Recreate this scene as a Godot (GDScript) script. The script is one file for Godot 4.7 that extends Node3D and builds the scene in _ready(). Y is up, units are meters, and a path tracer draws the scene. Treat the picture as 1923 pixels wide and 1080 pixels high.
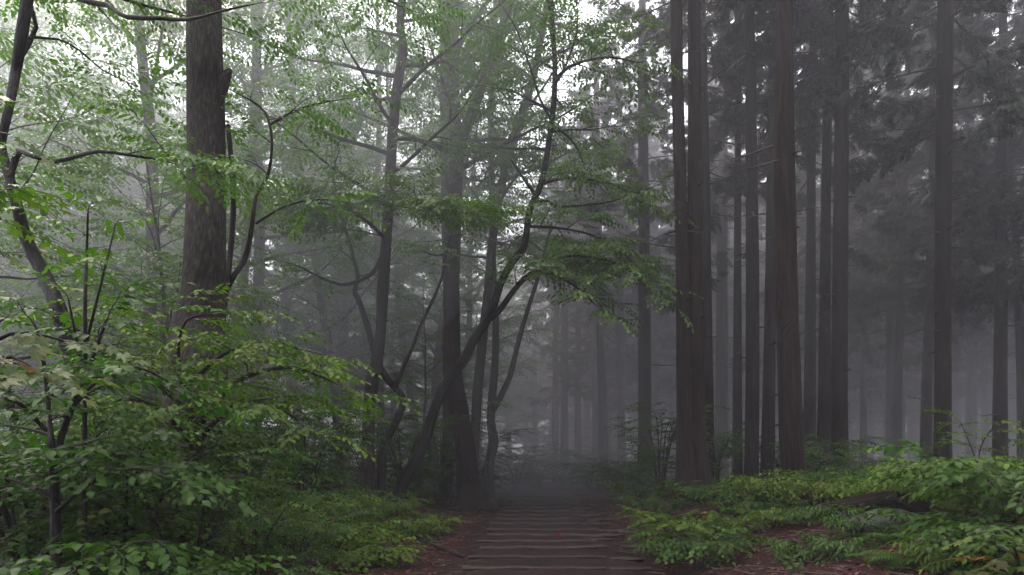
extends Node3D
# A foggy forest path: timber-stepped path in the middle, broadleaved trees to the left, a cedar stand to the right.
# x right, y up, the camera looks along -z; "depth" below is metres in front of the camera.

const EYE := 1.6
const FOC := 1213.0            # focal length in pixels of the 1923 px wide photograph
const CU := 961.5
const HOR := 850.0             # the horizon's row

var rng := RandomNumberGenerator.new()
var nz := FastNoiseLite.new()
var used := {}
var M := {}
var sprays := {}
var leaf_mesh := {}

# ---------------------------------------------------------------- naming
func numbered(called: String) -> String:
	var n: int = used.get(called, 0)
	used[called] = n + 1
	return called if n == 0 else "%s_%03d" % [called, n]

func thing(called: String, label: String, category: String, at := Vector3.ZERO, group := "") -> Node3D:
	var o := Node3D.new()
	o.name = numbered(called)
	add_child(o, true)
	o.position = at
	o.set_meta("label", label)
	o.set_meta("category", category)
	if group:
		o.set_meta("group", group)
	return o

func put(called: String, mesh: Mesh, mat: Material, parent: Node = self) -> MeshInstance3D:
	var o := MeshInstance3D.new()
	o.name = numbered(called) if parent == self else called
	o.mesh = mesh
	o.material_override = mat
	parent.add_child(o, true)
	return o

func tag(o: Node, label: String, category: String, group := "") -> void:
	o.set_meta("label", label)
	o.set_meta("category", category)
	if group:
		o.set_meta("group", group)

func many(called: String, mesh: Mesh, mat: Material, where: Array, tints: Array, parent: Node = self) -> MultiMeshInstance3D:
	var mm := MultiMesh.new()
	mm.transform_format = MultiMesh.TRANSFORM_3D
	mm.use_colors = true
	mm.mesh = mesh
	mm.instance_count = where.size()
	for i in where.size():
		mm.set_instance_transform(i, where[i])
		mm.set_instance_color(i, tints[i])
	var o := MultiMeshInstance3D.new()
	o.name = numbered(called) if parent == self else called
	o.multimesh = mm
	o.material_override = mat
	o.set_meta("kind", "stuff")
	parent.add_child(o, true)
	return o

# ---------------------------------------------------------------- numbers
func rnd(a: float, b: float) -> float:
	return rng.randf_range(a, b)

func P(u: float, v: float, d: float) -> Vector3:
	return Vector3((u - CU) / FOC * d, EYE + (HOR - v) / FOC * d, -d)

func path_x(d: float) -> float:
	return 0.2 + 0.036 * d

func ground_y(x: float, z: float) -> float:
	var d := -z
	var dx := x - path_x(clampf(d, 0.0, 40.0))
	var wob := nz.get_noise_2d(x * 9.0, z * 9.0)
	var h := 0.0
	h += 0.72 * smoothstep(1.5 + 0.4 * wob, 4.6, dx) + 0.25 * smoothstep(4.0, 12.0, dx)
	h += 0.38 * smoothstep(1.7 + 0.4 * wob, 4.5, -dx)
	h *= 1.0 - 0.45 * smoothstep(16.0, 34.0, d)
	h -= 0.03 * maxf(d - 24.0, 0.0) * (1.0 - smoothstep(40.0, 60.0, d)) * 0.5
	h -= 0.22 * maxf(d - 92.0, 0.0)
	h -= 0.10 * maxf(absf(x) - 70.0, 0.0)
	var side := smoothstep(0.7, 2.0, absf(dx))
	h += nz.get_noise_2d(x * 26.0, z * 26.0) * 0.10 * side + nz.get_noise_2d(x * 120.0 + 50.0, z * 120.0) * 0.035 * (0.35 + side)
	return h

func on_ground(x: float, d: float) -> Vector3:
	return Vector3(x, ground_y(x, -d), -d)

# ---------------------------------------------------------------- mesh building
class Builder:
	var v := PackedVector3Array()
	var n := PackedVector3Array()
	var t := PackedVector2Array()
	var c := PackedColorArray()
	var ix := PackedInt32Array()
	func vert(p: Vector3, uv: Vector2, col: Color) -> int:
		v.append(p)
		n.append(Vector3.ZERO)
		t.append(uv)
		c.append(col)
		return v.size() - 1
	func tri(a: int, b: int, d: int) -> void:
		ix.append(a)
		ix.append(b)
		ix.append(d)
		var f := (v[d] - v[a]).cross(v[b] - v[a])
		n[a] += f
		n[b] += f
		n[d] += f
	func done() -> ArrayMesh:
		for i in n.size():
			n[i] = n[i].normalized() if n[i].length_squared() > 1e-16 else Vector3.UP
		var a := []
		a.resize(Mesh.ARRAY_MAX)
		a[Mesh.ARRAY_VERTEX] = v
		a[Mesh.ARRAY_NORMAL] = n
		a[Mesh.ARRAY_TEX_UV] = t
		a[Mesh.ARRAY_COLOR] = c
		a[Mesh.ARRAY_INDEX] = ix
		var m := ArrayMesh.new()
		if ix.size() > 0:
			m.add_surface_from_arrays(Mesh.PRIMITIVE_TRIANGLES, a)
		return m

# A tapered tube along points; "rough" is the relief of its bark as a share of the radius, "lobes" the depth of buttress folds at the foot.
func tube(b: Builder, pts: Array, rad: Array, sides := 8, rough := 0.0, lobes := 0.0, col := Color(1, 1, 1)) -> void:
	var count := pts.size()
	if count < 2:
		return
	var t0: Vector3 = (pts[1] - pts[0]).normalized()
	var nn := t0.cross(Vector3(0.31, 0.11, 0.94)).normalized()
	var along := 0.0
	var first := b.v.size()
	var seedv := rnd(0.0, 500.0)
	for i in count:
		var a: Vector3 = pts[maxi(i - 1, 0)]
		var e: Vector3 = pts[mini(i + 1, count - 1)]
		var tt := (e - a).normalized()
		nn = (nn - tt * nn.dot(tt)).normalized()
		var bb := tt.cross(nn)
		if i > 0:
			along += (pts[i] as Vector3).distance_to(pts[i - 1])
		var low := exp(-along * 1.7)
		for j in sides + 1:
			var ang := TAU * j / sides
			var r: float = rad[i]
			var k := 1.0
			if rough > 0.0:
				var ca := cos(ang)
				var sa := sin(ang)
				k += rough * (nz.get_noise_3d(ca * 55.0 + seedv, sa * 55.0, along * 14.0) + 0.7 * nz.get_noise_3d(ca * 160.0, sa * 160.0 + seedv, along * 16.0))
			if lobes > 0.0:
				k += lobes * low * (0.5 * sin(ang * 5.0 + seedv) + 0.4 * sin(ang * 3.0 + seedv * 2.0))
			b.vert((pts[i] as Vector3) + (nn * cos(ang) + bb * sin(ang)) * r * k, Vector2(float(j) / sides * maxf(1.0, roundf(r * 12.0)) * 0.5, along), col)
	var w := sides + 1
	for i in count - 1:
		for j in sides:
			var p := first + i * w + j
			b.tri(p, p + w, p + 1)
			b.tri(p + 1, p + w, p + w + 1)
	for i in count:                    # one normal along the seam
		var s := first + i * w
		var m := b.n[s] + b.n[s + sides]
		b.n[s] = m
		b.n[s + sides] = m
	var tip := b.vert((pts[count - 1] as Vector3) + ((pts[count - 1] as Vector3) - (pts[count - 2] as Vector3)).normalized() * (rad[count - 1] as float) * 0.5, Vector2(0, along), col)
	for j in sides:
		b.tri(first + (count - 1) * w + j, tip, first + (count - 1) * w + j + 1)

func cat(a: Vector3, b: Vector3, c: Vector3, d: Vector3, t: float) -> Vector3:
	return b.cubic_interpolate(c, a, d, t)

# points and radii, made finer along a smooth curve
func smooth_line(p: Array, r: Array, step: float) -> Array:
	var out := []
	var rr := []
	for i in p.size() - 1:
		var a: Vector3 = p[maxi(i - 1, 0)]
		var d: Vector3 = p[mini(i + 2, p.size() - 1)]
		var n := maxi(1, int(ceil((p[i] as Vector3).distance_to(p[i + 1]) / step)))
		for k in n:
			var t := float(k) / n
			out.append(cat(a, p[i], p[i + 1], d, t))
			rr.append(lerpf(r[i], r[i + 1], t))
	out.append(p[-1])
	rr.append(r[-1])
	return [out, rr]

# a stem read off the photograph: rows of column, row, width; it stands at depth d (from d0 at its first row to d1 at its last)
func stem(rows: Array, d0: float, d1 := -1.0, step := 0.25) -> Array:
	var p := []
	var r := []
	if d1 < 0.0:
		d1 = d0
	for i in rows.size():
		var q: Array = rows[i]
		var d := lerpf(d0, d1, float(i) / maxf(1.0, rows.size() - 1.0))
		d += 0.12 * sin(i * 1.9 + d0 * 3.0) * minf(1.0, i)
		p.append(P(q[0], q[1], d))
		r.append((q[2] as float) * 0.5 / FOC * d)
	return smooth_line(p, r, step)

# the foot of a stem runs into the ground
func rooted(s: Array) -> Array:
	var p: Vector3 = s[0][0]
	var g := ground_y(p.x, p.z)
	var r: float = s[1][0]
	if p.y > g - 0.1:
		s[0].push_front(Vector3(p.x, g - 0.2, p.z))
		s[1].push_front(r * 1.12)
	return s

# ---------------------------------------------------------------- leaves
# outline: half widths along the leaf; the leaf lies along +z with its face up
func blade(b: Builder, tr: Transform3D, length: float, width: float, col: Color, outline: Array, droop := 0.18, fold := 0.22) -> void:
	var n := outline.size()
	var mid := []
	var lft := []
	var rgt := []
	for i in n:
		var s := float(i) / (n - 1)
		var y := -droop * s * s * length
		var hw: float = outline[i] * width * 0.5
		mid.append(b.vert(tr * Vector3(0, y - 0.0, s * length), Vector2(0.5, s), col))
		if hw > 0.0:
			var wav := 0.05 * width * sin(s * 9.0)
			lft.append(b.vert(tr * Vector3(-hw, y + fold * hw + wav, s * length + 0.12 * hw), Vector2(0, s), col))
			rgt.append(b.vert(tr * Vector3(hw, y + fold * hw - wav, s * length + 0.12 * hw), Vector2(1, s), col))
		else:
			lft.append(mid[i])
			rgt.append(mid[i])
	for i in n - 1:
		if rgt[i] != mid[i]:
			b.tri(mid[i], rgt[i], rgt[i + 1])
			b.tri(lft[i], mid[i], lft[i + 1])
		if rgt[i + 1] != mid[i + 1]:
			b.tri(mid[i], rgt[i + 1], mid[i + 1])
			b.tri(lft[i + 1], mid[i], mid[i + 1])

# a maple-like leaf: five pointed lobes round the end of the stalk
func lobed(b: Builder, tr: Transform3D, size: float, col: Color) -> void:
	var rim := [[-2.45, 0.30], [-1.75, 0.52], [-1.35, 0.36], [-0.80, 0.80], [-0.40, 0.46], [0.0, 1.0], [0.40, 0.46], [0.80, 0.80], [1.35, 0.36], [1.75, 0.52], [2.45, 0.30]]
	var c := b.vert(tr * Vector3(0, 0, 0.12 * size), Vector2(0.5, 0), col)
	var prev := -1
	for q in rim:
		var a: float = q[0]
		var r: float = q[1] * size
		var p := Vector3(sin(a) * r * 0.8, -0.16 * r * r / size + 0.05 * size * cos(a * 5.0), cos(a) * r)
		var k := b.vert(tr * p, Vector2(0.5 + 0.5 * sin(a), q[1]), col)
		if prev >= 0:
			b.tri(c, k, prev)
		prev = k

const OVATE := [0.0, 0.72, 1.0, 0.86, 0.5, 0.0]
const PLAIN := [0.0, 0.95, 0.8, 0.0]
const LANCE := [0.0, 0.9, 0.85, 0.45, 0.0]

func one_leaf(kind: String, b: Builder, tr: Transform3D, size: float, col: Color) -> void:
	match kind:
		"ovate": blade(b, tr, size, size * 0.6, col, OVATE)
		"plain": blade(b, tr, size, size * 0.58, col, PLAIN, 0.25)
		"lance": blade(b, tr, size, size * 0.34, col, LANCE, 0.35)
		"lobed": lobed(b, tr, size, col)

# one spray = a twig with leaves set along it; "at" keeps each leaf's place, so that near sprays can be taken apart
func make_spray(key: String, kind: String, count: int, length: float, size: float, seedn: int) -> void:
	rng.seed = seedn
	var at := []
	var tone := []
	for i in count:
		var s := (i + 0.7) / count
		var side := 1.0 if i % 2 else -1.0
		if i == count - 1:
			side = 0.0
			s = 1.0
		var yaw := side * rnd(0.7, 1.15) + rnd(-0.15, 0.15)
		var k := size * rnd(0.72, 1.1) * (0.75 + 0.35 * sin(s * 2.6))
		var bs := Basis(Vector3.UP, yaw) * Basis(Vector3.RIGHT, rnd(0.0, 0.5)) * Basis(Vector3.BACK, rnd(-0.4, 0.4))
		var off := Vector3(sin(yaw), 0, cos(yaw)) * size * 0.22
		at.append(Transform3D(bs.scaled(Vector3.ONE * k), Vector3(0.02 * sin(s * 5.0), -0.12 * s * s * length, s * length) + off))
		tone.append(rnd(0.62, 1.0))
	var b := Builder.new()
	for i in count:
		one_leaf(kind, b, at[i], 1.0, Color(tone[i], tone[i] * rnd(0.96, 1.0), tone[i] * rnd(0.75, 1.0)))
	twig_into(b, length, size)
	var w := Builder.new()
	twig_into(w, length, size)
	sprays[key] = {"mesh": b.done(), "at": at, "kind": kind, "twig": w.done()}

func twig_into(b: Builder, length: float, size: float) -> void:
	var p := []
	var r := []
	for i in 4:
		var s := i / 3.0
		p.append(Vector3(0.02 * sin(s * 5.0), -0.12 * s * s * length - 0.004, s * length))
		r.append(lerpf(size * 0.035, size * 0.012, s))
	tube(b, p, r, 3, 0.0, 0.0, Color(0.45, 0.3, 0.3))

# a flat, feathery cedar or cypress spray
func make_needle_spray(key: String, seedn: int, length: float) -> void:
	rng.seed = seedn
	var b := Builder.new()
	var pairs := 9
	for i in pairs * 2 + 1:
		var s := (i + 1.0) / (pairs * 2 + 1)
		var side := 1.0 if i % 2 else -1.0
		if i == pairs * 2:
			side = 0.0
		var yaw := side * rnd(0.55, 0.95)
		var len1 := length * (0.5 - 0.34 * s) * rnd(0.7, 1.15)
		var o := Vector3(0, -0.25 * s * s * length, s * length * 0.9)
		var bs := Basis(Vector3.UP, yaw) * Basis(Vector3.RIGHT, rnd(0.15, 0.6))
		var tone := rnd(0.6, 1.0)
		blade(b, Transform3D(bs, o), len1, 0.028, Color(tone, tone, tone), [0.5, 1.0, 0.0], 0.3, 0.1)
		for k in 4:
			var q := (k + 0.6) / 4.4
			var sd := 1.0 if k % 2 else -1.0
			var b2 := bs * Basis(Vector3.UP, sd * rnd(0.5, 1.1)) * Basis(Vector3.RIGHT, rnd(-0.3, 0.5))
			blade(b, Transform3D(b2, o + bs * Vector3(0, -0.3 * q * q * len1, q * len1)), len1 * rnd(0.3, 0.5), 0.024, Color(tone, tone, tone), [0.6, 1.0, 0.0], 0.35, 0.1)
	tube(b, [Vector3.ZERO, Vector3(0, -0.06 * length, length * 0.5), Vector3(0, -0.25 * length, length * 0.9)], [0.008, 0.006, 0.003], 3, 0.0, 0.0, Color(0.6, 0.45, 0.4))
	sprays[key] = {"mesh": b.done(), "at": [], "kind": "needle", "twig": null}

# ---------------------------------------------------------------- growing
func facing(dir: Vector3, tilt := 0.28) -> Basis:
	var z := dir.normalized()
	var up := (Vector3.UP + Vector3(rnd(-tilt, tilt), 0, rnd(-tilt, tilt))).normalized()
	var x := up.cross(z)
	if x.length() < 0.05:
		x = Vector3.RIGHT.cross(z)
	x = x.normalized()
	return Basis(x, z.cross(x), z)

class Crown:
	var at := []
	var tint := []
	var twigs := Builder.new()

var tints := {}
func tint_of(kind: String) -> Color:
	var t: Array = tints[kind]
	var c: Color = (t[0] as Color).lerp(t[1], rng.randf())
	if t.size() > 2 and rng.randf() < 0.10:
		c = c.lerp(t[2], rng.randf())
	var k := rnd(0.75, 1.25)
	return Color(c.r * k, c.g * k, c.b * k)

# a side branch with sprays along it
func side_branch(cr: Crown, from: Vector3, dir: Vector3, length: float, radius: float, kind: String, gap: float, scale := 1.0) -> void:
	var p := []
	var r := []
	var d := dir.normalized()
	var q := from
	var n := 5
	for i in n + 1:
		p.append(q)
		r.append(maxf(radius * (1.0 - 0.8 * i / n), 0.003))
		d = (d + Vector3(rnd(-0.2, 0.2), rnd(-0.16, 0.1) - d.y * 0.18, rnd(-0.2, 0.2))).normalized()
		q += d * length / n
	tube(cr.twigs, p, r, 4)
	var s := 0.12 * length
	var side := 1.0
	while s < length:
		var f := s / length * n
		var i := mini(int(f), n - 1)
		var pos: Vector3 = (p[i] as Vector3).lerp(p[i + 1], f - i)
		var fw: Vector3 = ((p[i + 1] as Vector3) - (p[i] as Vector3)).normalized()
		var sd := fw.cross(Vector3.UP).normalized() * side
		var dr := (fw * rnd(0.3, 0.9) + sd * rnd(0.4, 1.0) + Vector3(0, rnd(-0.32, 0.16), 0)).normalized()
		cr.at.append(Transform3D(facing(dr).scaled(Vector3.ONE * scale * rnd(0.75, 1.2)), pos))
		cr.tint.append(tint_of(kind))
		side = -side
		s += gap * rnd(0.6, 1.4)
	cr.at.append(Transform3D(facing(d + Vector3(0, -0.2, 0)).scaled(Vector3.ONE * scale), q))
	cr.tint.append(tint_of(kind))

# a limb given as points: side branches along its outer part
func dress(cr: Crown, line: Array, from: float, kind: String, gap: float, reach: float, every: float, scale := 1.0) -> void:
	var p: Array = line[0]
	var r: Array = line[1]
	var n := p.size()
	var run := 0.0
	var side := 1.0
	for i in range(int(n * from), n - 1):
		var a: Vector3 = p[i]
		var b: Vector3 = p[i + 1]
		run += a.distance_to(b)
		if run < every:
			continue
		run = rnd(-0.3, 0.2) * every
		var fw := (b - a).normalized()
		var sd := fw.cross(Vector3.UP)
		sd = sd.normalized() * side if sd.length() > 0.2 else Vector3(rnd(-1, 1), 0, rnd(-1, 1)).normalized()
		side = -side
		var left := 1.0 - float(i) / n
		side_branch(cr, a, fw * rnd(0.3, 0.8) + sd * rnd(0.6, 1.0) + Vector3(0, rnd(-0.1, 0.35), 0), reach * (0.45 + 0.7 * left) * rnd(0.7, 1.2), minf((r[i] as float) * 0.6, 0.02), kind, gap, scale)
	var e: Vector3 = p[n - 1]
	side_branch(cr, e, (e - (p[n - 2] as Vector3)).normalized() + Vector3(0, 0.1, 0), reach * 0.6, minf(r[n - 1], 0.015), kind, gap, scale)

func limb_line(from: Vector3, dir: Vector3, length: float, radius: float, rise: float) -> Array:
	var p := []
	var r := []
	var d := dir.normalized()
	var q := from
	var n := 8
	for i in n + 1:
		p.append(q)
		r.append(maxf(radius * (1.0 - 0.85 * i / n), 0.006))
		d = (d + Vector3(rnd(-0.16, 0.16), rnd(-0.12, 0.12) + rise * 0.1 - d.y * 0.07, rnd(-0.16, 0.16))).normalized()
		q += d * length / n
	return smooth_line(p, r, 0.3)

# limbs round a trunk between two heights above the ground, each a part, with the foliage in one crown
func crown_on(root: Node3D, cr: Crown, line: Array, h0: float, h1: float, n: int, l0: float, l1: float, kind: String, gap: float, bark: Material, scale := 1.0, reach := 1.3, avoid := Vector3.ZERO) -> void:
	var p: Array = line[0]
	var r: Array = line[1]
	var az := rnd(0, TAU)
	for k in n:
		var h := lerpf(h0, h1, (k + rnd(0.1, 0.9)) / n)
		var i := 0
		while i < p.size() - 2 and (p[i + 1] as Vector3).y < h:
			i += 1
		az += 2.4 + rnd(-0.5, 0.5)
		var t := clampf((h - h0) / maxf(h1 - h0, 0.1), 0.0, 1.0)
		var dir := Vector3(cos(az), lerpf(0.15, 0.9, t) + rnd(-0.1, 0.2), sin(az)) + avoid
		var L := lerpf(l0, l1, t) * rnd(0.75, 1.2)
		var line2 := limb_line(p[i], dir, L, minf((r[i] as float) * 0.5, 0.012 + 0.016 * L), 0.4)
		var b := Builder.new()
		tube(b, line2[0], line2[1], 6)
		put("limb", b.done(), bark, root)
		dress(cr, line2, 0.22, kind, gap, reach, 0.42, scale)

func finish(root: Node3D, cr: Crown, spray: Array, leaf: Material, bark: Material) -> void:
	var o := root.position
	if cr.twigs.v.size() > 0:
		var b := cr.twigs
		put("twigwork", b.done(), bark, root).set_meta("kind", "stuff")
	var groups := []
	for k in spray.size():
		groups.append([[], []])
	for i in cr.at.size():
		var g: Array = groups[i % spray.size()]
		g[0].append(cr.at[i])
		g[1].append(cr.tint[i])
	for k in spray.size():
		if groups[k][0].size() > 0:
			many("foliage", sprays[spray[k]].mesh, leaf, groups[k][0], groups[k][1], root)
	for c in root.get_children():      # everything was built in world space: hang it under the thing's base
		c.position -= o

func trunk_part(root: Node3D, line: Array, bark: Material, sides: int, rough: float, lobes := 0.0, called := "trunk") -> void:
	var b := Builder.new()
	tube(b, line[0], line[1], sides, rough, lobes)
	put(called, b.done(), bark, root)

# ---------------------------------------------------------------- materials
func noise_tex(seedn: int, freq: float, ramp: Array, normal := false, strength := 4.0, kind := FastNoiseLite.TYPE_SIMPLEX_SMOOTH, fract := FastNoiseLite.FRACTAL_FBM, size := 512) -> NoiseTexture2D:
	var f := FastNoiseLite.new()
	f.seed = seedn
	f.frequency = freq
	f.noise_type = kind
	f.fractal_type = fract
	f.fractal_octaves = 5
	var t := NoiseTexture2D.new()
	t.width = size
	t.height = size
	t.seamless = true
	t.noise = f
	if normal:
		t.as_normal_map = true
		t.bump_strength = strength
	elif ramp.size() > 0:
		var g := Gradient.new()
		var off := PackedFloat32Array()
		var cols := PackedColorArray()
		for q in ramp:
			off.append(q[0])
			cols.append((q[1] as Color).linear_to_srgb())
		g.offsets = off
		g.colors = cols
		t.color_ramp = g
	return t

func bark_mat(seedn: int, dark: Color, light: Color, sx: float, sy: float, rough: float) -> StandardMaterial3D:
	var m := StandardMaterial3D.new()
	var mid := dark.lerp(light, 0.45)
	m.albedo_texture = noise_tex(seedn, 0.012, [[0.0, dark], [0.42, dark.lerp(mid, 0.5)], [0.55, mid], [0.74, light], [0.86, light * 1.2], [1.0, light * 2.2]])
	m.normal_enabled = true
	m.normal_texture = noise_tex(seedn, 0.012, [], true, 9.0)
	m.normal_scale = 1.3
	m.uv1_scale = Vector3(sx, sy, 1)
	m.roughness = rough
	m.metallic_specular = 0.25
	return m

func leaf_mat(through: Color, rough: float, spec := 0.5) -> StandardMaterial3D:
	var m := StandardMaterial3D.new()
	m.vertex_color_use_as_albedo = true
	m.roughness = rough
	m.metallic_specular = spec
	m.cull_mode = BaseMaterial3D.CULL_DISABLED
	m.backlight_enabled = true
	m.backlight = through
	return m

# veins and blotches of a leaf blade (u across, v along)
func leaf_tex() -> ImageTexture:
	var im := Image.create(64, 128, false, Image.FORMAT_RGB8)
	for y in 128:
		for x in 64:
			var across := absf(x / 63.0 - 0.5) * 2.0
			var along := y / 127.0
			var k := 0.80 + 0.22 * nz.get_noise_2d(x * 60.0, y * 60.0) + 0.12 * nz.get_noise_2d(x * 300.0, y * 300.0)
			var rib := fposmod(along * 9.0 - across * 2.2, 1.0)
			if across < 0.07:
				k += 0.22
			elif rib < 0.12:
				k += 0.10
			var brown := clampf((nz.get_noise_2d(x * 90.0 + 900.0, y * 90.0) - 0.42) * 6.0, 0.0, 0.45)
			im.set_pixel(x, y, Color(k, k, k * 0.96).lerp(Color(0.75, 0.55, 0.35), brown))
	return ImageTexture.create_from_image(im)

func materials() -> void:
	M.bark_big = bark_mat(11, Color(0.0105, 0.0082, 0.0071), Color(0.0374, 0.0318, 0.0270), 3.2, 0.7, 0.75)
	M.bark_dark = bark_mat(12, Color(0.0059, 0.0049, 0.0046), Color(0.0180, 0.0154, 0.0138), 2.0, 0.5, 0.6)
	M.bark_brown = bark_mat(13, Color(0.0085, 0.0062, 0.0053), Color(0.0262, 0.0203, 0.0170), 2.0, 0.5, 0.7)
	M.bark_cedar = bark_mat(14, Color(0.0053, 0.0037, 0.0032), Color(0.0153, 0.0106, 0.0093), 3.0, 0.14, 0.85)
	M.bark_cedar_red = bark_mat(15, Color(0.0060, 0.0037, 0.0033), Color(0.0204, 0.0123, 0.0103), 3.0, 0.14, 0.85)
	M.twig = StandardMaterial3D.new()
	M.twig.albedo_color = Color(0.04, 0.03, 0.027).linear_to_srgb()
	M.twig.roughness = 0.7
	M.leaf = leaf_mat(Color(0.85, 1.0, 0.5), 0.42)
	M.leaf_wet = leaf_mat(Color(0.75, 0.95, 0.4), 0.48, 0.32)
	M.leaf_wet.albedo_texture = leaf_tex()
	M.needle = leaf_mat(Color(0.3, 0.36, 0.2), 0.6)
	M.litter = leaf_mat(Color(0.3, 0.2, 0.15), 0.55)
	M.soil = StandardMaterial3D.new()
	M.soil.vertex_color_use_as_albedo = true
	M.soil.albedo_texture = noise_tex(21, 0.03, [[0.0, Color(0.42, 0.40, 0.38)], [0.5, Color(0.75, 0.72, 0.7)], [1.0, Color(1, 1, 1)]])
	M.soil.normal_enabled = true
	M.soil.normal_texture = noise_tex(22, 0.05, [], true, 8.0)
	M.soil.uv1_triplanar = true
	M.soil.uv1_world_triplanar = true
	M.soil.uv1_scale = Vector3(0.9, 0.9, 0.9)
	M.soil.roughness = 0.8
	M.soil.metallic_specular = 0.25
	M.timber = bark_mat(16, Color(0.018, 0.010, 0.0095), Color(0.050, 0.029, 0.027), 1.2, 0.25, 0.5)
	M.timber.metallic_specular = 0.35
	M.mud = M.soil.duplicate()
	M.mud.roughness = 0.6
	M.mud.metallic_specular = 0.3
	M.stone = StandardMaterial3D.new()
	M.stone.albedo_texture = noise_tex(23, 0.02, [[0.0, Color(0.016, 0.018, 0.014)], [0.5, Color(0.035, 0.036, 0.034)], [0.8, Color(0.07, 0.07, 0.068)], [1.0, Color(0.12, 0.12, 0.115)]])
	M.stone.uv1_triplanar = true
	M.stone.roughness = 0.6
	# leaf tones: two ends and, now and then, a third
	tints = {
		"tree": [Color(0.095, 0.185, 0.045), Color(0.155, 0.245, 0.070), Color(0.20, 0.26, 0.06)],
		"shrub": [Color(0.056, 0.140, 0.022), Color(0.105, 0.205, 0.036), Color(0.17, 0.20, 0.03)],
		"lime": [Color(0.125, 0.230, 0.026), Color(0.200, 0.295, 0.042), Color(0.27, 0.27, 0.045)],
		"pale": [Color(0.11, 0.18, 0.05), Color(0.20, 0.23, 0.07), Color(0.30, 0.12, 0.05)],
		"needle": [Color(0.016, 0.028, 0.016), Color(0.035, 0.050, 0.028)],
		"litter": [Color(0.065, 0.014, 0.011), Color(0.155, 0.042, 0.030), Color(0.17, 0.13, 0.07)],
	}

# ---------------------------------------------------------------- the scene
func _ready() -> void:
	rng.seed = 7
	nz.seed = 5
	nz.frequency = 0.01
	nz.fractal_octaves = 3
	camera_and_light()
	materials()
	make_leaves()
	ground()
	path()
	broadleaves()
	cedars()
	background()
	undergrowth()
	details()

func camera_and_light() -> void:
	var cam := Camera3D.new()
	cam.name = "camera"
	cam.near = 0.1
	cam.far = 600.0
	cam.projection = Camera3D.PROJECTION_FRUSTUM
	cam.size = 1080.0 / FOC * cam.near
	cam.frustum_offset = Vector2(0, (HOR - 540.0) / FOC * cam.near)
	cam.position = Vector3(0, EYE, 0)
	add_child(cam)
	var sky := ProceduralSkyMaterial.new()
	sky.sky_top_color = Color(0.93, 0.93, 0.96)
	sky.sky_horizon_color = Color(0.91, 0.91, 0.94)
	sky.ground_horizon_color = Color(0.91, 0.91, 0.94)
	sky.ground_bottom_color = Color(0.4, 0.4, 0.42)
	sky.sun_angle_max = 1.0
	var env := Environment.new()
	env.background_mode = Environment.BG_SKY
	env.sky = Sky.new()
	env.sky.sky_material = sky
	env.tonemap_mode = Environment.TONE_MAPPER_LINEAR
	env.tonemap_exposure = 5.9
	env.fog_enabled = true
	env.fog_density = 0.002
	env.fog_light_color = Color(0.95, 0.94, 0.97)
	env.volumetric_fog_enabled = true
	env.volumetric_fog_density = 0.0
	env.sdfgi_enabled = true
	env.ssao_enabled = true
	env.ssil_enabled = true
	var we := WorldEnvironment.new()
	we.name = "environment"
	we.environment = env
	add_child(we)
	# the thicker bank of mist that lies in the wood beyond the first trees
	var mist := FogVolume.new()
	mist.name = "mist"
	mist.shape = RenderingServer.FOG_VOLUME_SHAPE_BOX
	mist.size = Vector3(150, 26, 73)
	mist.position = Vector3(0, 5, -56)
	var fm := FogMaterial.new()
	fm.density = 0.037
	fm.albedo = Color(0.95, 0.94, 0.972)
	mist.material = fm
	mist.set_meta("kind", "stuff")
	add_child(mist)
	# a thinner veil of it drifts among the broadleaved trees on the left
	var veil := FogVolume.new()
	veil.name = "mist_001"
	veil.shape = RenderingServer.FOG_VOLUME_SHAPE_ELLIPSOID
	veil.size = Vector3(36, 21, 16)
	veil.position = Vector3(-17.0, 10.0, -15.0)
	var vm := FogMaterial.new()
	vm.density = 0.026
	vm.albedo = Color(0.95, 0.945, 0.965)
	veil.material = vm
	veil.set_meta("kind", "stuff")
	add_child(veil)
	# and another among the crowns of the cedars on the right
	var dm: FogMaterial = vm.duplicate()
	dm.density = 0.0042
	for k in 3:                        # shells within one another: it thickens upwards without an edge
		var drift := FogVolume.new()
		drift.name = "mist_%03d" % (k + 2)
		drift.shape = RenderingServer.FOG_VOLUME_SHAPE_ELLIPSOID
		drift.size = Vector3(48 - 3 * k, 32 - 5 * k, 17 - 2 * k)
		drift.position = Vector3(12, 18.5 + 0.6 * k, -15.5 - 0.3 * k)
		drift.material = dm
		drift.set_meta("kind", "stuff")
		add_child(drift)
	var sun := DirectionalLight3D.new()
	sun.name = "sun"
	sun.light_energy = 0.5
	sun.light_color = Color(1.0, 0.97, 0.92)
	sun.light_angular_distance = 25.0
	sun.shadow_enabled = true
	sun.position = Vector3(-20, 30, -25)
	sun.look_at_from_position(Vector3(-16, 34, -32), Vector3(0, 0, -12))
	add_child(sun)

func make_leaves() -> void:
	for k in 3:
		make_spray("bough%d" % k, "plain", 15, 0.62, 0.105, 100 + k)     # trees
		make_spray("sprig%d" % k, "ovate", 12, 0.36, 0.07, 200 + k)      # near shrubs
		make_spray("small%d" % k, "plain", 13, 0.30, 0.05, 300 + k)      # small-leaved shrubs
		make_spray("large%d" % k, "ovate", 8, 0.34, 0.11, 400 + k)       # large-leaved shrubs
		make_spray("maple%d" % k, "lobed", 7, 0.32, 0.10, 500 + k)
		make_spray("lance%d" % k, "lance", 9, 0.25, 0.12, 600 + k)
		make_needle_spray("needle%d" % k, 700 + k, 0.52)
	rng.seed = 7

func spray_set(key: String) -> Array:
	return [key + "0", key + "1", key + "2"]

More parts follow.
